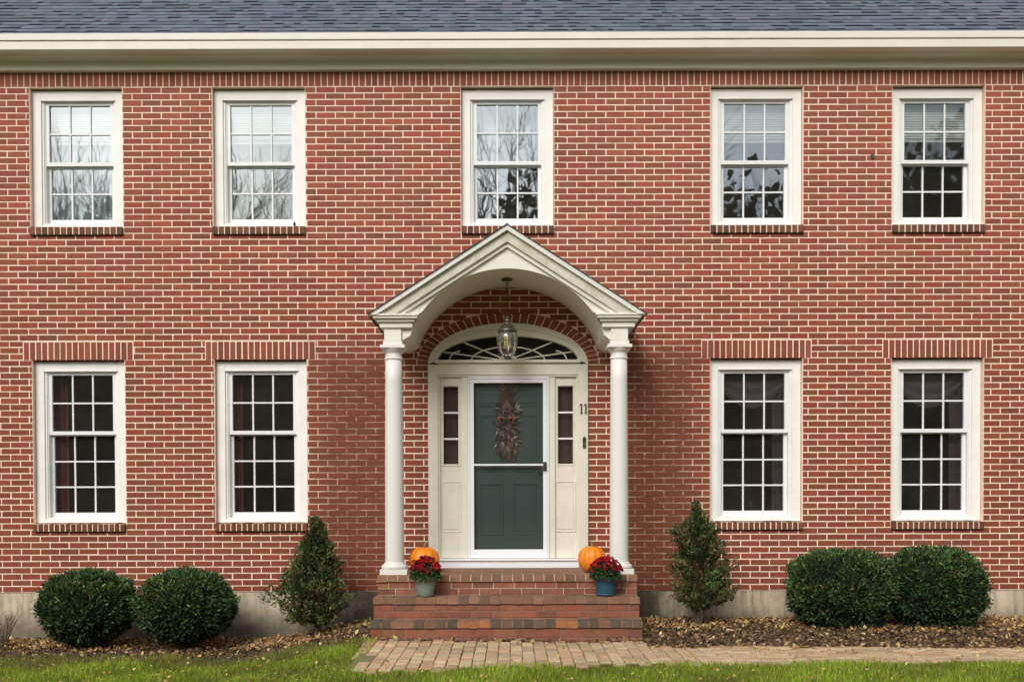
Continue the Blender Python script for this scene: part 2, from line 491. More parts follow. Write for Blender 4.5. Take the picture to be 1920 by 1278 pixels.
def blocked(zc, z0, z1):
    iv = []
    for (a, b, c, d) in openings:
        if z0 < d - 0.01 and z1 > c + 0.01: iv.append((a, b))
    for (a, b, c, d) in LINT:
        if z0 < d - 0.01 and z1 > c + 0.01: iv.append((a, b))
    if z0 < SZ + SB + VB:
        t = max(0.0, (zc - SZ))
        if zc <= SZ: hw = SA
        else:
            q = 1 - (t/(SB+VB))**2
            hw = (SA+VB)*math.sqrt(q) if q > 0 else 0
        if hw: iv.append((DX-hw, DX+hw))
    return sorted(iv)

wall = MB()
for r_ in range(80):
    z0 = Z_BASE + r_*COURSE; z1 = z0 + COURSE
    iv = blocked((z0+z1)/2, z0, z1)
    x = -HALF + (0 if r_ % 2 else -PITCHX/2) + 0.03
    while x < HALF:
        segs = [(max(x, -HALF), min(x+PITCHX, HALF))]
        for (a, b) in iv:
            ns = []
            for (s, t) in segs:
                if t <= a or s >= b: ns.append((s, t)); continue
                if s < a: ns.append((s, a))
                if t > b: ns.append((b, t))
            segs = ns
        c = brick_col()
        for (s, t) in segs: put_brick(wall, s, t, z0, z1, c)
        x += PITCHX
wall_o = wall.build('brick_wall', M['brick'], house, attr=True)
# soldier course
sc = MB(); n = int(2*HALF/COURSE)
p = 2*HALF/n
for i in range(n):
    put_brick(sc, -HALF+i*p, -HALF+(i+1)*p, Z_SOLD0, Z_SOLD1, brick_col('soldier'))
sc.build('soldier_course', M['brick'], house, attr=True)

# mortar bed with the openings cut out
mo = MB()
xs = sorted(set([-HALF, HALF, DX-SA-VB, DX+SA+VB, DX-SA, DX+SA] + [v for o in openings for v in o[:2]]))
zs = sorted(set([Z_BASE, Z_SOLD1, SZ, SZ+SB+VB] + [v for o in openings for v in o[2:]]))
YM = 0.0035
for i in range(len(xs)-1):
    for k in range(len(zs)-1):
        xm, zm = (xs[i]+xs[i+1])/2, (zs[k]+zs[k+1])/2
        if any(a < xm < b and c < zm < d for a, b, c, d in openings): continue
        if abs(xm-DX) < SA and zm < SZ: continue
        if abs(xm-DX) < SA+VB and SZ < zm < SZ+SB+VB: continue
        mo.face([(xs[i],YM,zs[k]),(xs[i+1],YM,zs[k]),(xs[i+1],YM,zs[k+1]),(xs[i],YM,zs[k+1])])
K = 48
for i in range(K):
    x0 = DX - SA - VB + 2*(SA+VB)*i/K; x1 = DX - SA - VB + 2*(SA+VB)*(i+1)/K
    ze = lambda x: SZ + SB*math.sqrt(max(0, 1-((x-DX)/SA)**2)) - 0.004
    mo.face([(x0,YM,ze(x0)),(x1,YM,ze(x1)),(x1,YM,SZ+SB+VB),(x0,YM,SZ+SB+VB)])
for (a, b, c, d) in openings:      # mortar in the reveals
    for xx in (a-0.004+0.002, b+0.002):
        mo.face([(xx,YM,c),(xx,REV+0.03,c),(xx,REV+0.03,d),(xx,YM,d)])
    mo.face([(a,YM,d+0.003),(b,YM,d+0.003),(b,REV+0.03,d+0.003),(a,REV+0.03,d+0.003)])
mo.build('mortar_bed', M['mortar'], house)

# rowlock arch round the fanlight
vo = MB(); nv = 33
for i in range(nv):
    def pt(t, k):
        a = math.pi*(1-t)
        return (DX + (SA+k)*math.cos(a), SZ + (SB+k)*math.sin(a))
    t0, t1 = (i+0.08)/nv, (i+0.92)/nv
    p = [pt(t0, 0.006), pt(t1, 0.006), pt(t1, VB-0.006), pt(t0, VB-0.006)]
    vo.prism(p[::1], -0.001, 0.08, brick_col('soldier'))
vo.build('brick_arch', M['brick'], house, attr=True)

# concrete foundation, set back a little
fo = MB()
fo.box(-HALF, HALF, 0.012, 0.30, -0.6, Z_BASE-0.002)
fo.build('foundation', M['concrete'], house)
sh = MB(); sh.box(-HALF, HALF, 0.004, 0.02, Z_BASE-0.004, Z_BASE+0.003)
# side and back walls of the house
sw = MB()
for s in (-1, 1):
    sw.box(s*HALF, s*(HALF-0.12), REV+0.04, 9.0, -0.6, Z_SOLD1+0.2)
sw.box(-HALF, HALF, 9.0, 9.12, -0.6, Z_SOLD1+0.2)
sw.build('side_walls', simple('plain_brick', (0.33, 0.10, 0.07), 0.9, 0.25, 12), house)

# ------------------------------------------------------------------ windows
def frame_ring(mb, x0, x1, z0, z1, w, y0, y1, wb=None, wt=None):
    wb = w if wb is None else wb; wt = w if wt is None else wt
    mb.box(x0, x0+w, y0, y1, z0, z1)
    mb.box(x1-w, x1, y0, y1, z0, z1)
    mb.box(x0+w, x1-w, y0, y1, z0, z0+wb)
    mb.box(x0+w, x1-w, y0, y1, z1-wt, z1)

def curtain(mb, x0, x1, z0, z1, y, n=None, amp=0.018, taper=0.0):
    n = n or max(8, int((x1-x0)/0.012))
    ph = random.uniform(0, 6)
    for i in range(n):
        a = x0 + (x1-x0)*i/n; b = x0 + (x1-x0)*(i+1)/n
        ya = y + amp*math.sin(a*95+ph) + amp*0.5*math.sin(a*41+ph*2)
        yb = y + amp*math.sin(b*95+ph) + amp*0.5*math.sin(b*41+ph*2)
        mb.face([(a,ya,z0),(b,yb,z0),(b,yb,z1),(a,ya,z1)])

def soldier_strip(mb, x0, x1, z0, z1, n, kind, y=0.0, depth=None):
    p = (x1-x0)/n
    for i in range(n):
        put_brick(mb, x0+i*p, x0+(i+1)*p, z0, z1, brick_col(kind), y, depth)

def window(xc, z0, z1, rows_up, rows_lo, split, deco, glass, lintel):
    x0, x1 = xc-WW/2, xc+WW/2
    YF = 0.068
    zt = z1 - 0.004
    cs = MB()
    # flat outer casing, a stepped inner stop, sloped sill
    frame_ring(cs, x0+0.003, x1-0.003, z0+0.002, zt, 0.095, YF, YF+0.06, wb=0.035, wt=0.10)
    frame_ring(cs, x0+0.098, x1-0.098, z0+0.037, zt-0.100, 0.022, YF+0.018, YF+0.125, wb=0.02, wt=0.010)
    frame_ring(cs, x0+0.120, x1-0.120, z0+0.045, zt-0.110, 0.012, YF+0.030, YF+0.125, wb=0.008, wt=0.006)
    cs.box(x0+0.07, x1-0.07, YF-0.012, YF+0.01, z0+0.004, z0+0.026)
    win = cs.build('window', M['casing'], house, bevel=0.003)
    hd = MB()
    hd.box(x0+0.092, x1-0.092, YF-0.006, YF+0.004, zt-0.106, zt-0.096)
    hd.build('head_stop', M['nickel'] if False else M['casing'], win)
    ix0, ix1 = x0+0.132, x1-0.132
    iz0, iz1 = z0+0.053, zt-0.116
    zm = iz0 + (iz1-iz0)*split
    # upper sash nearer the street, lower sash behind it
    for (nm, s0, s1, yy, rows, wb, wt) in (('upper_sash', zm-0.018, iz1, YF+0.040, rows_up, 0.040, 0.028),
                                            ('lower_sash', iz0, zm+0.006, YF+0.085, rows_lo, 0.062, 0.034)):
        sb = MB()
        st = 0.036
        frame_ring(sb, ix0, ix1, s0, s1, st, yy, yy+0.032, wb=wb, wt=wt)
        gx0, gx1, gz0, gz1 = ix0+st, ix1-st, s0+wb, s1-wt
        for k in (1, 2):
            gx = gx0 + (gx1-gx0)*k/3
            sb.box(gx-0.009, gx+0.009, yy+0.010, yy+0.024, gz0, gz1)
        for k in range(1, rows):
            gz = gz0 + (gz1-gz0)*k/rows
            for q in range(3):
                qa = gx0 + (gx1-gx0)*q/3 + (0.009 if q else 0); qb = gx0 + (gx1-gx0)*(q+1)/3 - (0.009 if q < 2 else 0)
                sb.box(qa, qb, yy+0.011, yy+0.023, gz-0.009, gz+0.009)
        sb.build(nm, M['sash'], win, bevel=0.002)
        gl = MB(); gl.face([(gx0,yy+0.027,gz0),(gx1,yy+0.027,gz0),(gx1,yy+0.027,gz1),(gx0,yy+0.027,gz1)])
        gl.build('pane', glass, win)
    # dark line under the meeting rail
    sl = MB()
    soldier_strip(sl, x0-0.004, x1+0.004, z0-SILLH+0.002, z0, 15 if not lintel else 17, 'dark', y=-0.035, depth=0.15)
    slm = sl.build('brick_sill', M['brick'], win, attr=True)
    sm = MB(); sm.box(x0+0.006, x1-0.006, -0.029, 0.11, z0-SILLH+0.010, z0-0.006)
    sm.build('sill_mortar', M['mortar'], win)
    if lintel:
        lt = MB(); soldier_strip(lt, x0-0.095, x1+0.095, z1, z1+3*COURSE, 18, 'soldier')
        lt.build('brick_lintel', M['brick'], win, attr=True)
    deco(win, ix0, ix1, iz0, iz1, zm)
    return win

def blind(win, x0, x1, z0, z1, y=0.215, slats=True):
    mb = MB()
    n = max(4, int((z1-z0)/0.026))
    for i in range(n):
        z = z0 + (z1-z0)*(i+0.5)/n
        h = 0.0145
        mb.face([(x0, y, z-h), (x1, y, z-h), (x1, y+0.012, z+h-0.003), (x0, y+0.012, z+h-0.003)])
    mb.box(x0, x1, y-0.008, y+0.01, z0-0.02, z0-0.002)
    mb.build('blind', M['blind'], win)

def deco_u1(w, x0, x1, z0, z1, zm):
    blind(w, x0, x1, z1-0.40, z1)
    c = MB(); curtain(c, x0-0.02, x1+0.02, z0-0.05, z1-0.3, 0.30); c.build('curtain', M['sheer'], w)
def deco_u2(w, x0, x1, z0, z1, zm):
    blind(w, x0, x1, z1-0.40, z1)
    c = MB(); curtain(c, x0-0.02, x1-0.16, z0-0.05, z1-0.3, 0.30); c.build('curtain', M['curtain_olive'], w)
    c = MB(); curtain(c, x1-0.10, x1+0.05, z0-0.05, z1-0.3, 0.33, amp=0.03); c.build('curtain', M['curtain_olive'], w)
def deco_u3(w, x0, x1, z0, z1, zm):
    c = MB(); curtain(c, x0-0.02, x1+0.02, zm+0.02, z1+0.03, 0.34, amp=0.01); c.build('curtain', M['sheer'], w)
def deco_u4(w, x0, x1, z0, z1, zm):
    blind(w, x0, x1, z1-0.40, z1)
def deco_u5(w, x0, x1, z0, z1, zm):
    blind(w, x0, x1, z1-0.40, z1)
def drapes(mat, wl, wr, swag=None):
    def f(w, x0, x1, z0, z1, zm):
        for (a, b) in ((x0-0.05, x0+wl), (x1-wr, x1+0.05)):
            if b-a > 0.06:
                c = MB(); curtain(c, a, b, z0-0.1, z1+0.03, 0.30, amp=0.026); c.build('curtain', mat, w)
        if swag:
            c = MB(); n = 24
            for r0 in range(5):
                for i in range(n):
                    u0, u1 = i/n, (i+1)/n
                    def zc(u, k): return z1 + 0.02 - (0.03 + 0.05*k) * (0.5 + 1.0*math.sin(math.pi*u))
                    a = x0-0.03 + (x1-x0+0.06)*u0; b = x0-0.03 + (x1-x0+0.06)*u1
                    c.face([(a,0.27-0.02*(r0%2),zc(u0,r0+1)),(b,0.27-0.02*(r0%2),zc(u1,r0+1)),(b,0.27-0.02*((r0+1)%2),zc(u1,r0)),(a,0.27-0.02*((r0+1)%2),zc(u0,r0))])
            c.build('valance', swag, w)
    return f

ups = [deco_u1, deco_u2, deco_u3, deco_u4, deco_u5]
up_glass = [glass_material('upper_glass_a', 0.26, (0.92,0.95,0.97), 0.14), glass_material('upper_glass_b', 0.24, (0.9,0.94,0.95), 0.14),
            glass_material('upper_glass_c', 0.30, (0.9,0.95,0.97), 0.14), glass_material('upper_glass_d', 0.24, (0.9,0.95,0.97), 0.14),
            glass_material('upper_glass_e', 0.14, (0.9,0.95,0.97), 0.14)]
for i, x in enumerate(UP_W):
    w = window(x, UZ0, UZ1-0.012, 2, 2, 0.495, ups[i], up_glass[i], False)
lows = [drapes(M['curtain_red'], 0.14, 0.0), drapes(M['curtain_red'], 0.10, 0.08),
        drapes(M['curtain_plum'], 0.0, 0.13, M['curtain_plum']), drapes(M['curtain_plum'], 0.0, 0.14, M['curtain_plum'])]
for i, x in enumerate(LO_W):
    w = window(x, LZ0, LZ1-0.008, 2, 3, 0.585, lows[i], M['glass'], True)

# rooms behind the windows
inn = MB()
zf = (UZ0+LZ1)/2 - 0.1
def room(x0, x1, z0, z1, y0, y1):
    vs = [(x0,y0,z0),(x1,y0,z0),(x1,y1,z0),(x0,y1,z0),(x0,y0,z1),(x1,y0,z1),(x1,y1,z1),(x0,y1,z1)]
    inn.add(vs, [(0,1,2,3),(1,5,6,2),(0,3,7,4),(4,7,6,5),(3,2,6,7)])
room(-HALF+0.2, -1.25, 0.3, zf, REV+0.05, 4.2); room(1.2, HALF-0.2, 0.3, zf, REV+0.05, 4.2)
room(-1.2, 1.15, 0.3, zf, REV+0.05, 4.2); room(-HALF+0.2, HALF-0.2, zf+0.1, Z_SOLD1, REV+0.05, 4.2)
inn.build('interior_walls', M['interior'], house)

# ------------------------------------------------------------------ cornice, gutter, roof
GY = -0.33
zg1, zg0 = WZ(60, GY), WZ(91.5, GY)
co = MB()
FY = -0.075
co.box(-HALF-0.3, HALF+0.3, FY, 0.02, WZ(129, FY), WZ(113, FY))
co.build('frieze_board', M['frieze'], house, bevel=0.004)
co = MB()
zso = zg0 + 0.012
zfr = WZ(113.5, FY)
zso = max(zso, zfr+0.012)
prof = [(FY-0.002, zfr), (FY-0.014, zfr+0.002), (FY-0.022, zfr+0.35*(zso-zfr)), (FY-0.04, zfr+0.75*(zso-zfr)), (FY-0.065, zso+0.002), (0.02, zso+0.002), (0.02, zfr)]
X0, X1 = -HALF-0.3, HALF+0.3
n = len(prof)
co.add([(X0, y, z) for y, z in prof] + [(X1, y, z) for y, z in prof],
       [(i, i+n, (i+1) % n + n, (i+1) % n) for i in range(n)] + [tuple(range(n)), tuple(range(2*n-1, n-1, -1))])
co.build('cove_moulding', M['frieze'], house)
co = MB(); co.box(X0, X1, GY+0.06, 0.015, zg0+0.012, zg0+0.03)
co.build('soffit', M['soffit'], house)
# K-style gutter
zl = WZ(73, GY)
gp = [(GY+0.03, zg0), (GY+0.012, zg0+0.012), (GY+0.012, zl-0.012), (GY+0.02, zl-0.006), (GY+0.02, zl), (GY, zl+0.003), (GY, zg1-0.006), (GY+0.006, zg1),
      (GY+0.02, zg1), (GY+0.02, zg1-0.03), (GY+0.10, zg1-0.03), (GY+0.10, zg0)]
gt = MB(); n = len(gp)
gt.add([(X0, y, z) for y, z in gp] + [(X1, y, z) for y, z in gp],
       [(i, (i+1) % n, (i+1) % n + n, i+n) for i in range(n)] + [tuple(range(n)), tuple(range(2*n-1, n-1, -1))])
gt.build('gutter', M['cornice'], house)
for p in (-3.35, 2.05):
    q = MB(); q.box(p-0.018, p+0.018, GY-0.0025, GY+0.004, zl+0.006, zg1-0.004)
    q.box(p-0.018, p+0.018, GY+0.0095, GY+0.014, zg0+0.014, zl-0.014)
    q.build('gutter_joint', M['cornice'], house)

# roof of overlapping shingles
PIT = R(39)
rz0 = zg1 - 0.012; ry0 = GY + 0.04
rm = MB()
rows, ex = 56, 0.118
def roofpt(x, s, h):   # s along the slope, h off it
    return (x, ry0 + s*math.cos(PIT) - h*math.sin(PIT), rz0 + s*math.sin(PIT) + h*math.cos(PIT))
L_SL = rows*ex
def shingles(mb, pt, x0, x1, rows, ex):
    for r_ in range(rows):
        x = x0 - random.uniform(0, 0.2)
        while x < x1:
            w = random.uniform(0.05, 0.17)
            g = random.choice([0.85, 0.95, 1.05, 1.12, 1.2])
            c = (0.125*g, 0.150*g, 0.190*g)
            if random.random() < 0.08: c = (0.155*g, 0.15*g, 0.19*g)
            h0 = random.choice([0.010, 0.012, 0.018])
            lo = random.uniform(-0.004, 0.006)
            a, b = max(x, x0), min(x+w-0.002, x1)
            if b > a:
                s0, s1 = r_*ex + lo, (r_+1.12)*ex
                vs = [pt(a,s0,h0),pt(b,s0,h0),pt(b,s1,0.004),pt(a,s1,0.004),pt(a,s0,0),pt(b,s0,0)]
                mb.add(vs, [(0,1,2,3)], c)
                mb.add(vs, [(4,5,1,0)], (0.025,0.028,0.035))
                mb.add([vs[0],vs[3],vs[4]], [(0,1,2)], c); mb.add([vs[1],vs[5],vs[2]], [(0,1,2)], c)
            x += w
shingles(rm, roofpt, X0, X1, rows, ex)
rm.build('roof', M['shingle'], house, attr=True)
rd = MB()
a, b = roofpt(X0, -0.012, -0.004), roofpt(X1, L_SL, -0.004)
rd.face([roofpt(X0,-0.012,-0.002), roofpt(X1,-0.012,-0.002), roofpt(X1,L_SL,-0.002), roofpt(X0,L_SL,-0.002)])
rdg = roofpt(0, L_SL, 0)
rd.face([(X0, rdg[1], rdg[2]-0.002), (X1, rdg[1], rdg[2]-0.002), (X1, 9.4, rz0), (X0, 9.4, rz0)])
for s in (X0+0.25, X1-0.25):
    rd.face([(s, ry0+0.2, rz0), (s, 9.3, rz0), (s, rdg[1], rdg[2]-0.02)])
rd.build('roof_deck', simple('roof_deck', (0.07, 0.075, 0.08), 0.9), house)
de = MB(); de.box(X0, X1, ry0-0.03, ry0+0.05, rz0-0.010, rz0+0.000)
de.build('drip_edge', simple('weathered_drip_edge', (0.30, 0.31, 0.25), 0.6, 0.2, 3), house)

# ------------------------------------------------------------------ entrance surround
ent = MB()
YS = -0.035
GA, GB = 0.762, WZ(629) - WZ(676)
gz = WZ(676)
K = 56
outer, inner = [], []
for i in range(K+1):
    a = math.pi*(1 - i/K)
    outer.append((DX + SA*math.cos(a), SZ + SB*math.sin(a)))
    inner.append((DX + GA*math.cos(a), gz + GB*math.sin(a)))
for i in range(K):
    o0, o1, n0, n1 = outer[i], outer[i+1], inner[i], inner[i+1]
    f = lambda p, y: (p[0], y, p[1])
    mid0 = ((o0[0]*0.5+n0[0]*0.5), (o0[1]*0.5+n0[1]*0.5)); mid1 = ((o1[0]*0.5+n1[0]*0.5), (o1[1]*0.5+n1[1]*0.5))
    ent.face([f(mid0,YS), f(mid1,YS), f(o1,YS), f(o0,YS)])
    ent.face([f(n0,YS+0.016), f(n1,YS+0.016), f(mid1,YS+0.012), f(mid0,YS+0.012)])
    ent.face([f(mid0,YS+0.012), f(mid1,YS+0.012), f(mid1,YS), f(mid0,YS)])
    ent.face([f(o0,YS), f(o1,YS), f(o1,0.08), f(o0,0.08)])
    ent.face([f(n0,0.09), f(n1,0.09), f(n1,YS+0.016), f(n0,YS+0.016)])
px = lambda p, Y=0.0: WX(p, Y, 860)
zb = DZ0
jl0, jl1 = DX-SA, DX-SA+0.105
jr1, jr0 = DX+SA, DX+SA-0.105
z703 = WZ(703)
ent.box(jl0, jl1, YS, 0.10, zb, SZ); ent.box(jr0, jr1, YS, 0.10, zb, SZ)
ent.box(jl1, jl1+0.022, YS+0.02, 0.10, zb, z703); ent.box(jr0-0.022, jr0, YS+0.02, 0.10, zb, z703)
ent.box(jl1, jr0, YS+0.002, 0.10, z703, gz-0.028)
ent.box(jl1-0.03, jr0+0.03, YS-0.03, 0.10, gz-0.028, gz+0.004)       # transom sill
ent.box(jl1, jr0, YS+0.012, 0.10, z703-0.02, z703)
entr = ent.build('door_surround', M['cream'], house, bevel=0.003)
# fanlight
fl = MB(); fl.face([(DX+GA*math.cos(math.pi*i/40), 0.055, gz+GB*math.sin(math.pi*i/40)) for i in range(41)][::-1])
fl.build('fanlight_pane', M['glass'], entr)
fm = MB()
ia, ib = 0.40, 0.155
def strip(pts, w=0.013, y0=0.030, y1=0.05):
    for q in range(len(pts)-1):
        a, b = Vector((pts[q][0], pts[q][1])), Vector((pts[q+1][0], pts[q+1][1]))
        t = (b-a).normalized(); nn = Vector((-t.y, t.x))*w/2
        poly = [a-nn, b-nn, b+nn, a+nn]
        fm.prism([(v.x, v.y) for v in poly], y0, y1)
strip([(DX+ia*math.cos(math.pi*(1-i/24)), gz+ib*math.sin(math.pi*(1-i/24))) for i in range(25)])
for dg in (22, 50, 90, 130, 158):
    a = R(dg)
    strip([(DX+0.06*math.cos(a), gz+0.03*math.sin(a)), (DX+GA*0.99*math.cos(a), gz+GB*0.99*math.sin(a))], y0=0.034)
for s in (-1, 1):
    strip([(DX+s*(0.52+0.12*math.cos(math.pi*i/12)), gz+0.11*math.sin(math.pi*i/12)) for i in range(7)], y0=0.032)
strip([(DX+0.09*math.cos(math.pi*(1-i/12)), gz+0.06*math.sin(math.pi*(1-i/12))) for i in range(13)], w=0.03)
fm.build('fanlight_muntins', M['cream'], entr)
# side lights
z1046 = WZ(1046)
def sidelight(p0, p1, g0, g1):
    sb = MB()
    x0, x1, a, b = p0, p1, g0, g1
    zt, zg_t, zg_b, zbt = z703-0.02, WZ(724.5, 0.02), WZ(869.5, 0.02), z1046
    y = 0.012
    sb.box(x0, a, y, 0.07, zbt, zt); sb.box(b, x1, y, 0.07, zbt, zt)
    sb.box(a, b, y, 0.07, zg_t, zt); sb.box(a, b, y, 0.07, zbt, zg_b)
    frame_ring(sb, a-0.018, b+0.018, zg_b-0.018, zg_t+0.018, 0.012, y-0.008, y+0.002)
    # raised lower panel
    pt, pb = WZ(902, 0.02), WZ(997, 0.02)
    frame_ring(sb, a-0.028, b+0.028, pb, pt, 0.012, y-0.007, y+0.001)
    sb.box(a-0.004, b+0.004, y-0.006, y+0.001, pb+0.03, pt-0.03)
    so = sb.build('sidelight', M['cream'], house, bevel=0.003)
    g = MB(); g.face([(a,0.05,zg_b),(b,0.05,zg_b),(b,0.05,zg_t),(a,0.05,zg_t)]); g.build('pane', M['glass'], so)
    cu = MB(); curtain(cu, a-0.02, b+0.02, zg_b-0.02, zg_t+0.02, 0.115, amp=0.006); cu.build('curtain', M['side_curtain'], so)
    for py in (773, 822):
        m = MB(); z = WZ(py, 0.02); m.box(a, b, 0.028, 0.046, z-0.009, z+0.009)
        m.build('muntin', M['sash'], so)
m1 = px(866); m2 = px(877); m3 = px(1030); m4 = px(1041)
sidelight(jl1+0.022, m1, px(832, .02), px(859.5, .02))
sidelight(m4, jr0-0.022, px(1046.5, .02), px(1074.5, .02))
mb = MB(); mb.box(m1, m2, -0.012, 0.10, z1046, z703-0.02); mb.box(m3, m4, -0.012, 0.10, z1046, z703-0.02)
mb.box(m2, m3, 0.0, 0.10, WZ(703)-0.02, WZ(701))
mb.build('door_jamb', M['cream'], house, bevel=0.003)
sl = MB(); sl.box(jl1-0.0, jr0+0.0, -0.10, 0.12, zb+0.001, z1046-0.006); sl.box(jl1+0.01, jr0-0.01, -0.12, -0.02, z1046-0.022, z1046-0.001)
sl.build('door_sill', M['sash'], house, bevel=0.004)
# storm door
sd = MB()
s0, s1 = m2+0.002, m3-0.002
dzt = z703-0.021
frame_ring(sd, s0, s1, z1046+0.001, dzt, 0.022, -0.022, 0.03)
frame_ring(sd, s0+0.024, s1-0.024, z1046+0.012, dzt-0.024, 0.042, -0.016, 0.014, wb=0.085, wt=0.04)
zmid = WZ(871)
sd.box(s0+0.066, s1-0.066, -0.012, 0.010, zmid-0.010, zmid+0.010)
sdo = sd.build('storm_door', M['storm'], house, bevel=0.003)
g = MB(); g.face([(s0+0.06,0.0,z1046+0.09),(s1-0.06,0.0,z1046+0.09),(s1-0.06,0.0,dzt-0.06),(s0+0.06,0.0,dzt-0.06)])
g.build('pane', M['glass_door'], sdo)
hn = MB()
hx = WX(1021, -0.02, 875); hz = W(1021, 875, -0.02).z
hn.box(hx-0.014, hx+0.022, -0.024, -0.014, hz-0.045, hz+0.055)
hn.tube([(hx+0.004,-0.02,hz+0.005),(hx+0.004,-0.07,hz+0.005),(hx-0.015,-0.075,hz+0.003),(hx-0.045,-0.07,hz-0.008)], [0.009,0.009,0.008,0.006], 8)
hn.tube([(hx+0.004,-0.024,hz+0.035),(hx+0.004,-0.04,hz+0.035)], 0.011, 8)
hn.build('handle', M['bronze'], sdo)
# inner green door
dr = MB()
y = 0.075
dr.box(s0, s1, y, y+0.05, z1046, dzt)
def dpan(pxa, pxb, pya, pyb):
    a, b, t, bt = WX(pxa, y, 950), WX(pxb, y, 950), WZ(pya, y), WZ(pyb, y)
    frame_ring(dr, a, b, bt, t, 0.016, y-0.010, y+0.002)
    dr.box(a+0.035, b-0.035, y-0.008, y+0.002, bt+0.035, t-0.035)
dcx = 953
for (a, b) in ((900, 944), (962, 1006)):
    dpan(a, b, 906, 1002); dpan(a, b, 778, 885); dpan(a, b, 728, 762)
door = dr.build('front_door', M['door'], house, bevel=0.004)
hn = MB(); hn.tube([(s1-0.11, y, WZ(884, y)), (s1-0.11, y-0.045, WZ(884, y))], [0.018, 0.024], 10)
hn.build('knob', M['bronze'], door)

# small ornament behind the right side light
fg = MB(); fx = WX(1060, 0.2, 860); fz = WZ(862, 0.2)
fg.lathe([(0.03, fz-0.03), (0.035, fz), (0.02, fz+0.03), (0.03, fz+0.045), (0.008, fz+0.07)], fx, 0.2, 10)
tag(fg.build('figurine', M['tin'], None, smooth=True), 'small pale ornament standing behind the right side light of the doorway', 'ornament')

# house number and bell on the right jamb
hnr = empty('house_number', (WX(1094, YS, 765), YS, W(1094, 765, YS).z), 'dark metal house number 11 on the cream jamb right of the door', 'house number')
for s in (-1, 1):
    d = MB(); cx = hnr.location.x + s*0.024; cz = hnr.location.z
    d.box(cx-0.006, cx+0.008, YS-0.010, YS-0.002, cz-0.048, cz+0.05)
    d.add([(cx-0.006, YS-0.010, cz+0.05), (cx-0.024, YS-0.010, cz+0.026), (cx-0.006, YS-0.010, cz+0.034),
           (cx-0.006, YS-0.002, cz+0.05), (cx-0.024, YS-0.002, cz+0.026), (cx-0.006, YS-0.002, cz+0.034)],
          [(0,1,2),(3,5,4),(0,3,4,1),(1,4,5,2)])
    d.box(cx-0.014, cx+0.016, YS-0.010, YS-0.002, cz-0.056, cz-0.048)
    d.build('digit', M['bronze'], hnr)
bl = MB(); bx = WX(1095.5, YS, 829); bz = W(1095.5, 829, YS).z
bl.box(bx-0.017, bx+0.017, YS-0.016, YS-0.001, bz-0.06, bz+0.06)
bell = bl.build('doorbell', M['bronze'], None, bevel=0.004)
tag(bell, 'narrow doorbell plate on the cream jamb below the house number', 'doorbell')
b2 = MB(); b2.lathe([(0.012, 0), (0.012, 0.006), (0.006, 0.009)], 0, 0, 14)
bo = b2.build('button', M['nickel'], None, smooth=True); bo.parent = bell
bo.location = (bx, YS-0.016, bz-0.02); bo.rotation_euler = (R(90), 0, 0)
b3 = MB(); b3.box(bx-0.011, bx+0.011, YS-0.019, YS-0.016, bz+0.012, bz+0.045); b3.build('camera_eye', M['hole'], bell)

# ------------------------------------------------------------------ portico
YF = -1.02
PX = avg(WX(693, -1.1, 588), WX(1209, -1.1, 588))
def PZ(py, Y=YF): return WZ(py, Y, 950)
zA = PZ(422, -1.10); zR = PZ(588, -1.10)
hwR = (WX(1209, -1.1, 588) - WX(693, -1.1, 588))/2
SL = (zA-zR)/hwR
AH = (WX(1124.5, YF, 605) - WX(777, YF, 605))/2
zSp = PZ(606); zAp = PZ(503)
rise = zAp - zSp; RA = (AH**2 + rise**2)/(2*rise); zCen = zAp - RA
def archz(x): return zCen + math.sqrt(max(RA**2 - x*x, 0))
def band(mb, t0, t1, y0, y1, zcut, s):
    """sloping strip on side s between vertical offsets t0, t1 below the roof line, cut level at zcut"""
    xo = (zA - t0 - zcut)/SL; xi = (zA - t1 - zcut)/SL
    P = [(0, zA-t1), (xi, zcut), (xo, zcut), (0, zA-t0)]
    P = [(PX + s*x, z) for x, z in P]
    if s < 0: P = P[::-1]
    mb.prism(P, y0, y1)
por = MB()
t1, t2 = 0.050, 0.20
# tympanum with the arch cut out, front and thin
N_ = 60
zret = PZ(588)
xm = (zA - t2 + 0.02 - zret)/SL
for i in range(N_):
    xa, xb = -xm + 2*xm*i/N_, -xm + 2*xm*(i+1)/N_
    def tb(x):
        top = zA - t2 + 0.03 - SL*abs(x)
        bot = max(archz(x) if abs(x) < AH else zret, zret-0.0)
        return max(top, bot), bot
    (ta, ba), (tb_, bb) = tb(xa), tb(xb)
    if ta-ba < 1e-4 and tb_-bb < 1e-4: continue
    por.face([(PX+xa,YF,ba),(PX+xb,YF,bb),(PX+xb,YF,tb_),(PX+xa,YF,ta)])
    por.face([(PX+xb,YF+0.05,bb),(PX+xa,YF+0.05,ba),(PX+xa,YF+0.05,ta),(PX+xb,YF+0.05,tb_)])
portico = por.build('portico', M['portico'], house)
# barrel vault
va = MB()
for i in range(N_):
    xa, xb = -AH + 2*AH*i/N_, -AH + 2*AH*(i+1)/N_
    va.face([(PX+xa,YF,archz(xa)),(PX+xa,-0.002,archz(xa)),(PX+xb,-0.002,archz(xb)),(PX+xb,YF,archz(xb))])
va.build('vault', M['portico'], portico, smooth=True)
# arch edge bead
for (nm, t0, tt, yy, mat) in (('rake_edge', 0.0, t1, -1.125, M['column']), ('rake_crown', t1, t2-0.045, -1.085, M['rake']), ('rake_board', t2-0.045, t2, -1.055, M['portico'])):
    b = MB()
    for s in (-1, 1): band(b, t0, tt, yy, YF+0.02, zret-0.01 if nm != 'rake_edge' else zret-0.02, s)
    b.build(nm, mat, portico)
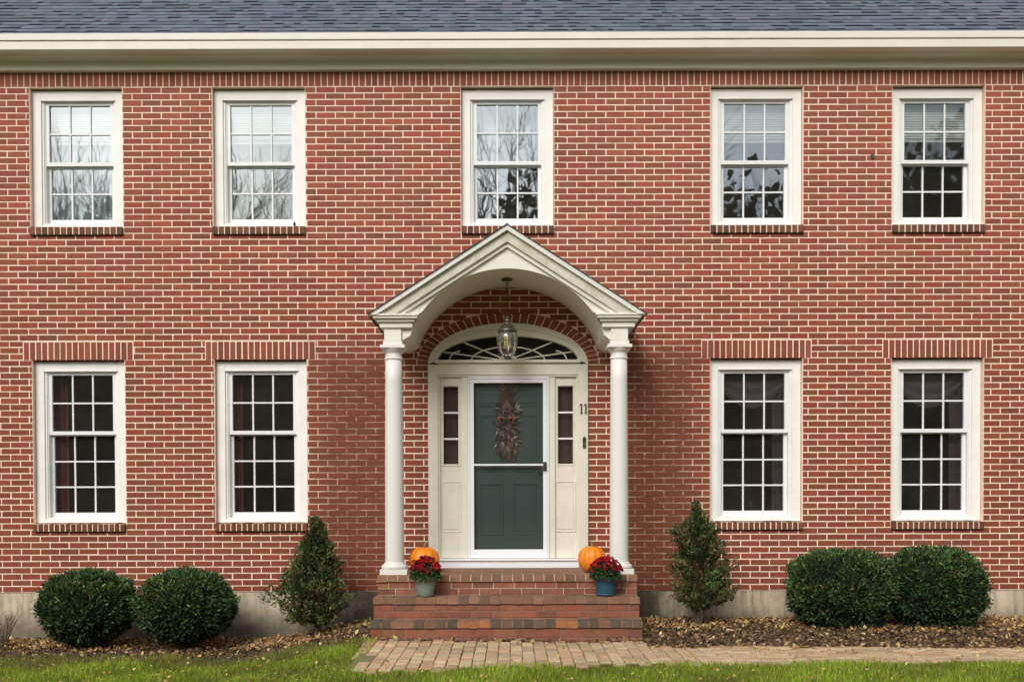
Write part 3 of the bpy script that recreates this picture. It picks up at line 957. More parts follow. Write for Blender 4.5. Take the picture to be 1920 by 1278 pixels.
# roof of the portico
pr = MB()
for s in (-1, 1):
    ca, sa = math.cos(math.atan(SL)), math.sin(math.atan(SL))
    Ls = (hwR+0.02)/ca
    def pt(x, sl, h, s=s):
        d = Ls - sl
        return (PX + s*(d*ca + h*sa*0), x, zA + 0.002 - d*sa + h*0.7)
    sub = MB()
    shingles(sub, pt, -1.14, -0.003, int(Ls/0.13), Ls/int(Ls/0.13))
    pr.v, n0 = pr.v, len(pr.v)
    pr.v += sub.v; pr.f += [tuple(i+n0 for i in f) for f in sub.f]; pr.c += sub.c
    # underside and dark edge
    x0_, z0_ = PX, zA+0.001; x1_, z1_ = PX+s*(hwR+0.016), zA+0.001-(hwR+0.016)*SL
    pr.add([(x0_,-1.14,z0_),(x1_,-1.14,z1_),(x1_,-0.003,z1_),(x0_,-0.003,z0_),(x0_,-1.14,z0_+0.007),(x1_,-1.14,z1_+0.007)],
           [(0,1,2,3),(0,1,5,4)], (0.16,0.155,0.14))
pr.build('portico_roof', M['shingle'], portico, attr=True)
# entablature over each column, running back to the wall
zb0, zb1, zn = PZ(587, -1.1), PZ(613, -1.05), PZ(639, -0.98)
for s, cpx in ((-1, 739), (1, 1160.5)):
    cxp = WX(cpx, -0.93, 850)
    e = MB()
    xo, xi = PX + s*1.335, PX + s*(AH-0.045)
    bo, bi = PX + s*1.265, PX + s*(AH+0.02)
    a, b = sorted((xo, xi)); c, d = sorted((bo, bi))
    # stepped crown
    steps_ = [(0.0, 0.0, 0.022), (0.012, 0.022, 0.045), (0.04, 0.045, 0.075), (0.065, 0.075, zb0-zb1+0.0)]
    for (ins, za, zc) in steps_:
        k = ins/0.065
        e.box(a + (c-a)*k, b - (b-d)*k, -1.115 + 0.075*k, 0.0 if True else 0, zb0-za, zb0-zc)
    e.box(cxp-0.085, cxp+0.085, -1.015, -0.003, zn, zb1+0.004)
    # coved soffit from the beam up to the springing of the vault
    P = [(cxp - PX - s*0.080, zn+0.002), (cxp - PX - s*0.084, zb0-0.02), (s*AH, zb0-0.02), (s*(AH-0.001), zb0-0.075), (s*(AH+0.045), zb1-0.075)]
    P = [(PX+x, z) for x, z in P]
    if s > 0: P = P[::-1]
    e.prism(P, -0.985, -0.004)
    # slope-filled haunch between beam and vault
    hx0, hx1 = sorted((PX + s*AH, PX + s*(AH+0.12)))
    e.build('entablature', M['portico'], portico, bevel=0.004)
# infill between the crown and the roof (outer haunch)
for s in (-1, 1):
    hf = MB()
    P = [(AH+0.01, zb0-0.018), (1.28, zb0-0.018), (1.28, zb0+0.01), (AH+0.01, zA-t1-SL*AH-0.02)]
    P = [(PX+s*x, z) for x, z in P]
    if s < 0: P = P[::-1]
    hf.prism(P, -0.9, -0.006)
    hf.build('haunch', M['portico'], portico)
# columns
YC = -0.93
for cpx in (739, 1160.5):
    cxp = WX(cpx, YC, 850)
    zt = zn; zbb = DZ0 + 0.002
    H = zt - zbb
    c = MB()
    prof = [(0.093, zbb+0.105)]
    for k in range(11):
        u = k/10; prof.append((0.0945 - 0.012*u**1.6, zbb+0.12+(H-0.30)*u))
    c.lathe(prof, cxp, YC, 32)
    col = c.build('column', M['column'], portico, smooth=True)
    bs_ = MB()
    bs_.box(cxp-0.135, cxp+0.135, YC-0.135, YC+0.135, zbb, zbb+0.052)
    bs_.lathe([(0.118, zbb+0.052),(0.131, zbb+0.062),(0.134, zbb+0.075),(0.128, zbb+0.09),(0.112, zbb+0.096),(0.106, zbb+0.102),(0.104, zbb+0.112),(0.094, zbb+0.122)], cxp, YC, 32)
    bs_.build('column_base', M['column'], portico)
    cp = MB()
    z = zt - 0.18
    cp.lathe([(0.084, z-0.002),(0.092, z+0.004),(0.092, z+0.018),(0.084, z+0.024),(0.083, z+0.06),(0.090, z+0.068),(0.105, z+0.085),(0.116, z+0.10),(0.118, z+0.108)], cxp, YC, 32)
    cp.box(cxp-0.122, cxp+0.122, YC-0.122, YC+0.122, z+0.108, z+0.140)
    cp.box(cxp-0.095, cxp+0.095, YC-0.095, YC+0.095, z+0.140, z+0.178)
    cp.build('capital', M['column'], portico, bevel=0.002)

# ------------------------------------------------------------------ lantern
LY = -0.5
lx = WX(951, LY, 600)
zc_ = archz(0)
lan = empty('hanging_lantern', (lx, LY, zc_), 'glass bell lantern with aged metal cap hanging from the porch vault', 'lantern')
q = MB(); q.lathe([(0.02, zc_-0.03), (0.055, zc_-0.022), (0.06, zc_-0.006), (0.05, zc_-0.001)], lx, LY, 20); q.build('ceiling_plate', M['bronze'], lan, smooth=True)
zt_ = WZ(592, LY, 951); zb_ = WZ(672, LY, 951)
q = MB()
zz = zc_-0.02; k = 0
while zz > zt_:       # chain links
    a = R(90)*(k % 2)
    ring = [(lx + 0.011*math.cos(t)*math.cos(a), LY + 0.011*math.cos(t)*math.sin(a), zz-0.016 + 0.019*math.sin(t)) for t in [2*math.pi*i/10 for i in range(11)]]
    q.tube(ring, 0.0034, 5); zz -= 0.029; k += 1
q.build('chain', M['bronze'], lan)
h = zt_ - zb_
q = MB(); q.lathe([(0.008, zt_+0.0), (0.018, zt_-0.01), (0.018, zt_-0.025), (0.038, zt_-0.04), (0.040, zt_-0.06), (0.028, zt_-0.07), (0.035, zt_-0.085),
                   (0.062, zt_-0.10), (0.070, zt_-0.12), (0.098, zt_-0.145), (0.105, zt_-0.16), (0.096, zt_-0.165)], lx, LY, 28)
q.build('cap', M['nickel'], lan, smooth=True)
q = MB(); gz1 = zt_-0.165
q.lathe([(0.092, gz1), (0.104, gz1-0.05), (0.106, gz1-0.10), (0.10, gz1-0.15), (0.085, gz1-0.20), (0.05, gz1-0.25), (0.02, zb_+0.02)], lx, LY, 28)
q.build('glass_bell', M['glass_lamp'], lan, smooth=True)
q = MB()
for i in range(8):
    a = 2*math.pi*i/8+0.2
    q.tube([(lx+r*math.cos(a), LY+r*math.sin(a), z) for r, z in ((0.094, gz1), (0.107, gz1-0.05), (0.109, gz1-0.10), (0.103, gz1-0.15), (0.088, gz1-0.20), (0.053, gz1-0.25), (0.02, zb_+0.015))], 0.0028, 5)
ringp = [(lx+0.110*math.cos(t), LY+0.110*math.sin(t), gz1-0.10) for t in [2*math.pi*i/24 for i in range(25)]]
q.tube(ringp, 0.003, 5)
q.lathe([(0.012, zb_-0.012), (0.022, zb_), (0.024, zb_+0.018), (0.014, zb_+0.025)], lx, LY, 14)
q.build('rib', M['nickel'], lan)
for i in range(3):
    a = 2*math.pi*i/3 + 0.5
    q = MB(); q.lathe([(0.010, gz1-0.17), (0.010, gz1-0.075), (0.007, gz1-0.07), (0.013, gz1-0.05), (0.003, gz1-0.02)], lx+0.03*math.cos(a), LY+0.03*math.sin(a), 10)
    q.build('candle_bulb', M['candle'], lan, smooth=True)

# ------------------------------------------------------------------ steps
stp = empty('brick_steps', (PX, -1.2, 0), 'wide red brick front steps of three treads below the porch', 'steps')
GZ0 = -0.02
def step_col(kind=''):
    if kind == 'nose':
        b = random.choice([(0.26,0.14,0.08),(0.29,0.155,0.09),(0.25,0.135,0.08),(0.20,0.12,0.075),(0.31,0.155,0.085),(0.27,0.13,0.075)])
    elif kind == 'nose_dark':
        b = random.choice([(0.11,0.08,0.055),(0.17,0.10,0.06),(0.10,0.08,0.06),(0.40,0.16,0.07),(0.24,0.12,0.07),(0.13,0.09,0.06)])
    else:
        b = random.choice([(0.29,0.095,0.055),(0.30,0.11,0.062),(0.25,0.092,0.05),(0.28,0.115,0.062),(0.22,0.09,0.055)])
    k = random.uniform(0.85, 1.15)
    return tuple(c*k for c in b)
lv = [(-1.15, DZ0, 706.5, 1196, 'nose'), (-1.45, WZ(1119.5, -1.45), 699, 1200.5, 'nose'), (-1.75, WZ(1164.5, -1.75), 693.5, 1206.5, 'nose_dark')]
bricks_prev = 0.0
for i, (yf, zt, pa, pb, nk) in enumerate(lv):
    xa, xb = WX(pa, yf, 1120), WX(pb, yf, 1120)
    zlow = lv[i+1][1] if i < 2 else GZ0 - 0.06
    yb = 0.0 if i == 0 else lv[i-1][0] + 0.012
    core = MB(); core.box(xa+0.008, xb-0.008, yf+0.012, yb + (0.0 if i == 0 else 0.2), zlow-0.05, zt-0.058)
    core.box(xa+0.007, xb-0.007, yf-0.007, yb + (0.0 if i == 0 else 0.2), zt-0.057, zt-0.005)
    part = MB(); tread = MB()
    # nose course: bricks on the flat, headers to the street
    nh = 0.063; nn = int(round((xb-xa)/0.103)); p = (xb-xa)/nn
    tread_d = (yf+0.20)
    for k in range(nn):
        dz = random.uniform(-0.0025, 0.0025); dy = random.uniform(-0.003, 0.003)
        a, b = xa+k*p+0.0045, xa+(k+1)*p-0.0045
        tread.box(a, b, yf-0.012+dy, yf+0.19, zt-nh+dz, zt+dz, step_col(nk))
    # rest of the tread: stretchers
    y0 = yf+0.198; ri = 0
    while y0 < yb + (0.0 if i == 0 else 0.02) - 0.01:
        y1 = min(y0+0.10, yb+0.02 if i else 0.0-0.002)
        x = xa - (0.1 if ri % 2 else 0)
        while x < xb:
            a, b = max(x, xa)+0.004, min(x+0.205, xb)-0.004
            if b-a > 0.02:
                dz = random.uniform(-0.002, 0.002)
                tread.box(a, b, y0+0.004, y1-0.003, zt-0.05+dz, zt+dz, step_col('nose'))
            x += 0.205
        y0 += 0.10; ri += 1
    tread.build('tread', M['step_brick'], stp, attr=True, bevel=0.003)
    # riser courses
    hr = (zt - nh - zlow); nc = 2
    for k in range(nc if i < 2 else 2):
        z0 = zlow + hr*k/nc; z1 = zlow + hr*(k+1)/nc
        x = xa + 0.006 - (0.1 if (k+i) % 2 else 0.03)
        while x < xb-0.006:
            a, b = max(x, xa+0.004)+0.0045, min(x+0.207, xb-0.004)-0.0045
            if b-a > 0.02:
                part.box(a, b, yf+0.006+random.uniform(-.002,.002), yf+0.10, z0+0.0045, z1-0.0045, step_col())
            x += 0.207
        for (xs_, sgn) in ((xa+0.003, 1), (xb-0.003, -1)):
            yy = yf+0.104
            while yy < -0.01:
                part.box(xs_, xs_+sgn*0.05, yy+0.004, min(yy+0.2, -0.006), z0+0.0045, z1-0.0045, step_col())
                yy += 0.207
    part.build('riser', M['step_brick'], stp, attr=True, bevel=0.002)
    cm = simple('step_mortar', (0.62, 0.46, 0.34) if i == 0 else (0.30, 0.18, 0.12), 0.95, 0.3, 20)
    core.build('mortar_core', cm, stp)

# ------------------------------------------------------------------ ground, bed, path, lawn
def sheet(name, xs, ys, zoff, mat, mask=None):
    mb = MB()
    X, Y = np.meshgrid(xs, ys); Z = ground_z(X, Y) + zoff
    nx = len(xs)
    vs = list(zip(X.ravel().tolist(), Y.ravel().tolist(), Z.ravel().tolist()))
    fs = []
    for j in range(len(ys)-1):
        for i in range(nx-1):
            cx_, cy_ = (xs[i]+xs[i+1])/2, (ys[j]+ys[j+1])/2
            if mask is None or mask(cx_, cy_): fs.append((j*nx+i, j*nx+i+1, (j+1)*nx+i+1, (j+1)*nx+i))
    mb.add(vs, fs)
    return mb.build(name, mat, None, smooth=True)
gx = np.concatenate([[-900, -300, -100, -40, -20], np.linspace(-12, 12, 120), [20, 40, 100, 300, 900]])
gy = np.concatenate([[-900, -300, -100, -50, -25], np.linspace(-14, 0.2, 80), [10, 60, 300, 900]])
def gsheet():
    o = sheet('ground', gx, gy, -0.03, M['ground'])
    tag(o, kind='structure')
gsheet()

def G(px_, py_, zz=0.0):
    """photo pixel -> point on level zz"""
    d = ROT @ Vector(((px_ - CX)/F, -(py_ - CY)/F, -1.0))
    t = (zz - E)/d.z
    return Vector((0, -D, E)) + d*t

# path outline (level ground)
near = [G(655, 1259), G(760, 1254), G(900, 1249.5), G(1050, 1246), G(1250, 1242.5), G(1500, 1240), G(1920, 1239)]
far = [G(698, 1203), G(1205, 1203), G(1225, 1212), G(1500, 1214), G(1920, 1213)]
def interp(pts, x):
    xs_ = [p.x for p in pts]; ys_ = [p.y for p in pts]
    return float(np.interp(x, xs_, ys_))
XP0 = near[0].x
def path_near(x): return interp(near, x)
def path_far(x):
    return interp(far, x)
def in_path(x, y, m=0.0):
    # left end slants from the near corner to the step corner
    xl = XP0 + (y - near[0].y)/(far[0].y - near[0].y)*(far[0].x - XP0)
    return x > xl - m and path_near(x) - m < y < path_far(x) + m
pb = MB(); pm = MB()
for i in range(120):
    x0 = XP0 - 0.05 + i*0.09; x1 = x0+0.09
    if x0 > 9: break
    n0 = max(path_near(x0), 0 if False else path_near(x0)) ; 
    pts = [(x0, path_near(x0)), (x1, path_near(x1)), (x1, path_far(x1)+0.02), (x0, path_far(x0)+0.02)]
    if in_path((x0+x1)/2, path_near(x0)+0.05, 0.05):
        pm.face([(a, b, float(ground_z(a, b)) + 0.006) for a, b in pts])
cols_p = [(0.58,0.41,0.25),(0.52,0.35,0.21),(0.62,0.46,0.28),(0.48,0.35,0.21),(0.58,0.45,0.27),(0.56,0.35,0.21)]
i = 0
x = XP0 - 0.1
while x < 1.42:
    ang = 0
    y = -4.2 + (0.1 if i % 2 else 0) + 0.02*math.sin(x*2)
    while y < -1.7:
        cx_, cy_ = x+0.05, y+0.1
        if in_path(cx_, cy_, 0.03) and cy_ < path_far(cx_)-0.0:
            z = float(ground_z(cx_, cy_)) + 0.018 + random.uniform(-0.004, 0.004)
            k = random.uniform(0.82, 1.15); c = random.choice(cols_p)
            sk = random.uniform(-0.003, 0.003)
            pb.box(x+0.003+sk, x+0.0985+sk, y+0.003, y+0.199, z-0.03, z, tuple(v*k for v in c))
        y += 0.203
    x += 0.1025; i += 1
y = -4.2; i = 0
xst = x - 0.0
while y < -1.7:
    xx = xst + random.uniform(-0.0, 0.0)
    first = True
    while xx < 7.5:
        L_ = 0.1 if (first and i % 2) else 0.2
        cx_, cy_ = xx+L_/2, y+0.05
        if in_path(cx_, cy_, 0.03):
            z = float(ground_z(cx_, cy_)) + 0.018 + random.uniform(-0.004, 0.004)
            k = random.uniform(0.82, 1.15); c = random.choice(cols_p)
            pb.box(xx+0.003, xx+L_-0.003, y+0.003, y+0.0985, z-0.03, z, tuple(v*k for v in c))
        xx += L_+0.003; first = False
    y += 0.1025; i += 1
po = pb.build('path', M['pave_brick'], None, attr=True, bevel=0.004); tag(po, kind='structure')
pj = pm.build('path_bed', M['pave_joint'], None); tag(pj, kind='structure')

# planting bed edge (y of the lawn edge at x)
def bed_edge(x):
    pts = [(-9, -1.50), (-5.0, -1.42), (-3.8, -1.40), (-3.0, -1.36), (-2.2, -1.45), (-1.35, -1.85)]
    if x < -1.35: return float(np.interp(x, [p[0] for p in pts], [p[1] for p in pts])) + 0.04*math.sin(x*3.1) + 0.02*math.sin(x*9)
    return path_far(x) - 0.03 if x > 1.2 else path_far(x)
bx_ = np.linspace(-9, 9, 240); by_ = np.linspace(-2.6, 0.05, 70)
bed = sheet('planting_bed', bx_, by_, -0.008, M['mulch'], lambda x, y: y > bed_edge(x)+0.0 and not (-1.3 < x < 1.25 and y > -1.75))
tag(bed, kind='structure')

# leaf litter and bark chips
def litter(name, n, xr, yr, test, size, cols, label, cat, lift=0.004, flat=0.35, weight=None):
    xs_ = rng.uniform(*xr, n); ys_ = rng.uniform(*yr, n)
    keep = np.array([test(a, b) for a, b in zip(xs_, ys_)])
    xs_, ys_ = xs_[keep], ys_[keep]
    m = len(xs_)
    pos = np.stack([xs_, ys_, ground_z(xs_, ys_) + lift + rng.uniform(0, 0.014, m)], 1)
    d = rng.normal(size=(m, 3)); d[:, 2] *= flat; d[:, 2] = np.abs(d[:, 2])
    L_ = rng.uniform(*size, m)
    v = leaf_quads_flat(pos, d, L_, L_*rng.uniform(0.25, 0.75, m))
    cc = np.array(cols)[rng.integers(0, len(cols), m)]*rng.uniform(0.6, 1.25, (m, 1))
    o = np_mesh(name, v, 4, cc, M['dry'])
    return tag(o, label, cat, kind='stuff')
def leaf_quads_flat(pos, d, L_, Wd):
    d = unit(d); up = np.zeros_like(d); up[:, 2] = 1; up += rng.normal(size=d.shape)*0.45
    s = unit(np.cross(d, up))
    L_ = L_[:, None]; Wd = Wd[:, None]
    return np.stack([pos, pos+d*L_*0.5+s*Wd*0.5, pos+d*L_, pos+d*L_*0.5-s*Wd*0.5], 1).reshape(-1, 3)
inbed = lambda x, y: y > bed_edge(x)+rng.normal()*0.03 and not (-1.33 < x < 1.28 and y > -1.78)
pale_w = lambda x, y: inbed(x, y) and rng.uniform() < np.clip(1.45 + y*1.25 + 0.35*math.sin(x*3.3+y*4)+0.25*math.sin(x*8.1-y*5), 0.10, 1)
litter('bark_mulch', 42000, (-7, 7), (-2.6, -0.0), inbed, (0.02, 0.06), [(0.13,0.08,0.042),(0.19,0.12,0.06),(0.26,0.17,0.085),(0.07,0.045,0.025)], 'brown bark mulch covering the planting beds', 'mulch')
litter('leaf_litter', 62000, (-7, 7), (-2.6, -0.0), pale_w, (0.02, 0.065), [(0.56,0.38,0.17),(0.64,0.46,0.24),(0.48,0.28,0.12),(0.66,0.50,0.22),(0.36,0.20,0.09)], 'dry tan leaves lying thick along the foot of the wall', 'leaves', lift=0.008)
def on_lawn(x, y):
    if x < XP0 and y > near[0].y-0.2: return y < bed_edge(x) + 0.1
    return not in_path(x, y, 0) and y < path_near(max(x, XP0))
litter('fallen_leaves', 2600, (-6, 6), (-4.6, -1.2), lambda x, y: on_lawn(x, y), (0.018, 0.042), [(0.55,0.42,0.10),(0.42,0.25,0.10),(0.5,0.33,0.14),(0.6,0.5,0.2)], 'scattered yellow and brown leaves lying on the lawn', 'leaves', lift=0.03)
litter('path_leaves', 1200, (-1.4, 6), (-3.6, -1.75), lambda x, y: in_path(x, y, 0.02) and rng.uniform() < (1.0 if y > path_far(x)-0.22 else 0.12), (0.03, 0.07), [(0.55,0.38,0.16),(0.45,0.27,0.12),(0.6,0.46,0.2)], 'dry leaves blown against the brick path edge', 'leaves', lift=0.024)

# grass
def grass_field(n, xr, yr, name, label):
    xs_ = rng.uniform(*xr, n); ys_ = rng.uniform(*yr, n)
    jit = rng.normal(size=n)*0.025
    keep = np.array([on_lawn(a, b + j) and (not in_path(a, b, -0.05)) for a, b, j in zip(xs_, ys_, jit)])
    xs_, ys_ = xs_[keep], ys_[keep]; m = len(xs_)
    # patchiness
    pn = 0.9*np.sin(xs_*23+ys_*9)*np.sin(ys_*31-xs_*7)+np.sin(xs_*2.3+ys_*1.1)+np.sin(xs_*5.1-ys_*3.7+1)+np.sin(xs_*11.3+ys_*7.9)*0.6 + rng.normal(size=m)*0.5
    hgt = rng.uniform(0.012, 0.05, m)*(1+0.2*pn)
    near_bed = np.array([1.0 if (x < XP0 and y > bed_edge(x)-0.45) else 0.0 for x, y in zip(xs_, ys_)])
    base = np.stack([xs_, ys_, ground_z(xs_, ys_)-0.03], 1)
    ang = rng.uniform(0, 2*np.pi, m)
    w = rng.uniform(0.0025, 0.0055, m)
    side = np.stack([np.cos(ang)*w, np.sin(ang)*w, np.zeros(m)], 1)
    lean = rng.normal(size=(m, 2))*0.4
    tip = base + np.stack([lean[:, 0]*hgt, lean[:, 1]*hgt, hgt+0.028], 1)
    v = np.stack([base-side, base+side, tip], 1).reshape(-1, 3)
    g = np.array([(0.17,0.27,0.018),(0.26,0.36,0.022),(0.36,0.42,0.045),(0.10,0.17,0.014),(0.44,0.42,0.11)])
    idx = rng.choice(5, m, p=[0.3,0.3,0.2,0.15,0.05])
    cc = g[idx]*1.1*(1+0.15*pn[:, None])*rng.uniform(0.8, 1.2, (m, 1))
    br = (rng.uniform(size=m) < 0.13 + near_bed*0.5 + 0.12*(pn < -1))
    cc[br] = np.array((0.22, 0.17, 0.07))*rng.uniform(0.6, 1.2, (br.sum(), 1))
    o = np_mesh(name, v, 3, cc, M['grass'])
    tag(o, label, 'grass', kind='stuff')
grass_field(330000, (-5.6, 5.6), (-4.7, -1.3), 'lawn_grass', 'short green lawn grass in front of the path and beds')

# ------------------------------------------------------------------ shrubs
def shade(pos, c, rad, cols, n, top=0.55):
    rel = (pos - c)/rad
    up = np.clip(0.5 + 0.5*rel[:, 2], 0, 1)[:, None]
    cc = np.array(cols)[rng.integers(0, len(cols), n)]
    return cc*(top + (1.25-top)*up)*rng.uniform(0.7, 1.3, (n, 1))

def tangle(mb, base, tips, r0=0.010):
    for t in tips:
        b = Vector(base) + Vector((random.uniform(-.02,.02), random.uniform(-.02,.02), 0))
        t = Vector(t); mid = b.lerp(t, 0.5) + Vector((random.uniform(-.03,.03), random.uniform(-.03,.03), 0.04))
        mb.tube([b, mid, t], [r0, r0*0.7, r0*0.3], 5)

def round_shrub(c, rad, n, seed, label, group, boxy=2.0, name='round_shrub', cols=None):
    g = np.random.default_rng(seed)
    base = (c[0], c[1], float(ground_z(c[0], c[1]))-0.01)
    root = empty(name, base, label, 'shrub', group)
    C = np.array(c); RD = np.array(rad)
    # superellipsoid directions, uneven surface of tufts
    d = unit(g.normal(size=(n, 3)))
    k = 1.0/np.maximum((np.abs(d)**boxy).sum(1)**(1/boxy), 1e-6)
    lump = 1 + 0.035*np.sin(d[:, 0]*7+seed)*np.sin(d[:, 2]*8+1) + 0.03*np.sin(d[:, 0]*17+d[:, 2]*13+seed) + 0.02*np.sin(d[:, 1]*23-d[:, 2]*19)
    depth = 1 - np.abs(g.normal(size=n))*0.10
    # tufts: points cluster about shoot tips
    nt = n//17
    tuft = unit(g.normal(size=(nt, 3))); ti = g.integers(0, nt, n)
    d2 = unit(tuft[ti] + g.normal(size=(n, 3))*0.062)
    k = 1.0/np.maximum((np.abs(d2)**boxy).sum(1)**(1/boxy), 1e-6)
    lump = 1 + 0.03*np.sin(d2[:, 0]*7+seed)*np.sin(d2[:, 2]*8+1) + 0.025*np.sin(d2[:, 0]*17+d2[:, 2]*13+seed) + 0.025*np.sin(d2[:, 0]*4.1+seed*2)*np.cos(d2[:, 2]*3.3+seed)
    tl = (g.uniform(0.89, 1.05, nt) + 0.03*(g.uniform(size=nt) < 0.06))[ti]
    pos = C + d2*(k*lump*depth*tl)[:, None]*RD
    low = (pos[:, 2] - C[2])/RD[2]
    shrink = np.where(low < -0.35, 1 + (low+0.35)*0.30, 1.0)
    pos[:, :2] = C[:2] + (pos[:, :2]-C[:2])*shrink[:, None]
    keep = pos[:, 2] > ground_z(pos[:, 0], pos[:, 1]) + 0.03
    pos, d3, dp = pos[keep], d2[keep], depth[keep]; m = len(pos)
    stray = g.uniform(size=m) < 0.012
    pos[stray] += d3[stray]*g.uniform(0.01, 0.05, (int(stray.sum()), 1))
    direc = d3*0.8 + g.normal(size=(m, 3))*0.55 + np.array([0, 0, 0.35])
    v = leaf_quads(pos, direc, g.uniform(0.026, 0.055, m), g.uniform(0.010, 0.020, m))
    cols = cols or [(0.048,0.095,0.026),(0.068,0.122,0.032),(0.034,0.070,0.023),(0.105,0.165,0.045),(0.044,0.084,0.034)]
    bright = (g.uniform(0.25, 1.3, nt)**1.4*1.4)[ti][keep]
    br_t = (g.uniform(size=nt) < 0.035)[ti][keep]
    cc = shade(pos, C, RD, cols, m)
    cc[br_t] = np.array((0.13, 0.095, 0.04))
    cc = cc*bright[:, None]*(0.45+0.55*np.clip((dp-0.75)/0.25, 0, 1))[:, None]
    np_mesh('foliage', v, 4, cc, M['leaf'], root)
    # near-black solid mass standing in for the shade inside the foliage
    core = MB(); S, T = 20, 12
    prof = []
    for j in range(T+1):
        ph = -math.pi/2*0.85 + (math.pi*0.925)*j/T
        kk = 1.0/((abs(math.cos(ph))**boxy + abs(math.sin(ph))**boxy)**(1/boxy))
        prof.append((math.cos(ph)*kk*0.84*rad[0], c[2] + math.sin(ph)*kk*0.84*rad[2]))
    core.lathe([(r*(0.72 if z < c[2]-0.5*rad[2] else 1), max(z, base[2]+0.05)) for r, z in prof], c[0], c[1], S, rf=lambda a, k: 1+0.04*math.sin(3*a+k))
    core.v = [(x, c[1]+(y-c[1])*rad[1]/rad[0], z) for x, y, z in core.v]
    core.build('inner_shade_core', M['core'], root, smooth=True)
    st = MB(); tangle(st, base, [(c[0]+random.uniform(-.6,.6)*rad[0], c[1]+random.uniform(-.6,.6)*rad[1], c[2]) for _ in range(9)], 0.013)
    st.build('stem', M['bark'], root)

# left pair (rounder), right pair (clipped boxy)
def shrub_from_px(x0, x1, y0, y1, Y, **kw):
    a = W(x0, (y0+y1)/2, Y); b = W(x1, (y0+y1)/2, Y); t = W((x0+x1)/2, y0, Y).z; bt = W((x0+x1)/2, y1, Y-0.25).z
    return ((a.x+b.x)/2, Y, (t+bt)/2), ((b.x-a.x)/2, min((b.x-a.x)/2, 0.42), (t-bt)/2)
LG = None
c, r_ = shrub_from_px(78, 250, 1071, 1213, -0.72)
round_shrub(c, r_, 30000, 1, 'rounded dark green shrub, the left of the two globes beneath the left lower windows', LG, 2.35)
c, r_ = shrub_from_px(258, 438, 1069, 1210, -0.72)
round_shrub(c, r_, 30000, 2, 'rounded dark green shrub, the right of the two globes beneath the left lower windows', LG, 2.2)
c, r_ = shrub_from_px(1482, 1672, 1034, 1182, -0.72)
round_shrub(c, r_, 30000, 3, 'boxy clipped dark green shrub beside the conical one, right of the steps', None, 3.0, 'clipped_shrub')
c, r_ = shrub_from_px(1664, 1838, 1030, 1182, -0.72)
round_shrub(c, r_, 30000, 4, 'boxy clipped dark green shrub farthest right under the last lower window', None, 3.0, 'clipped_shrub')

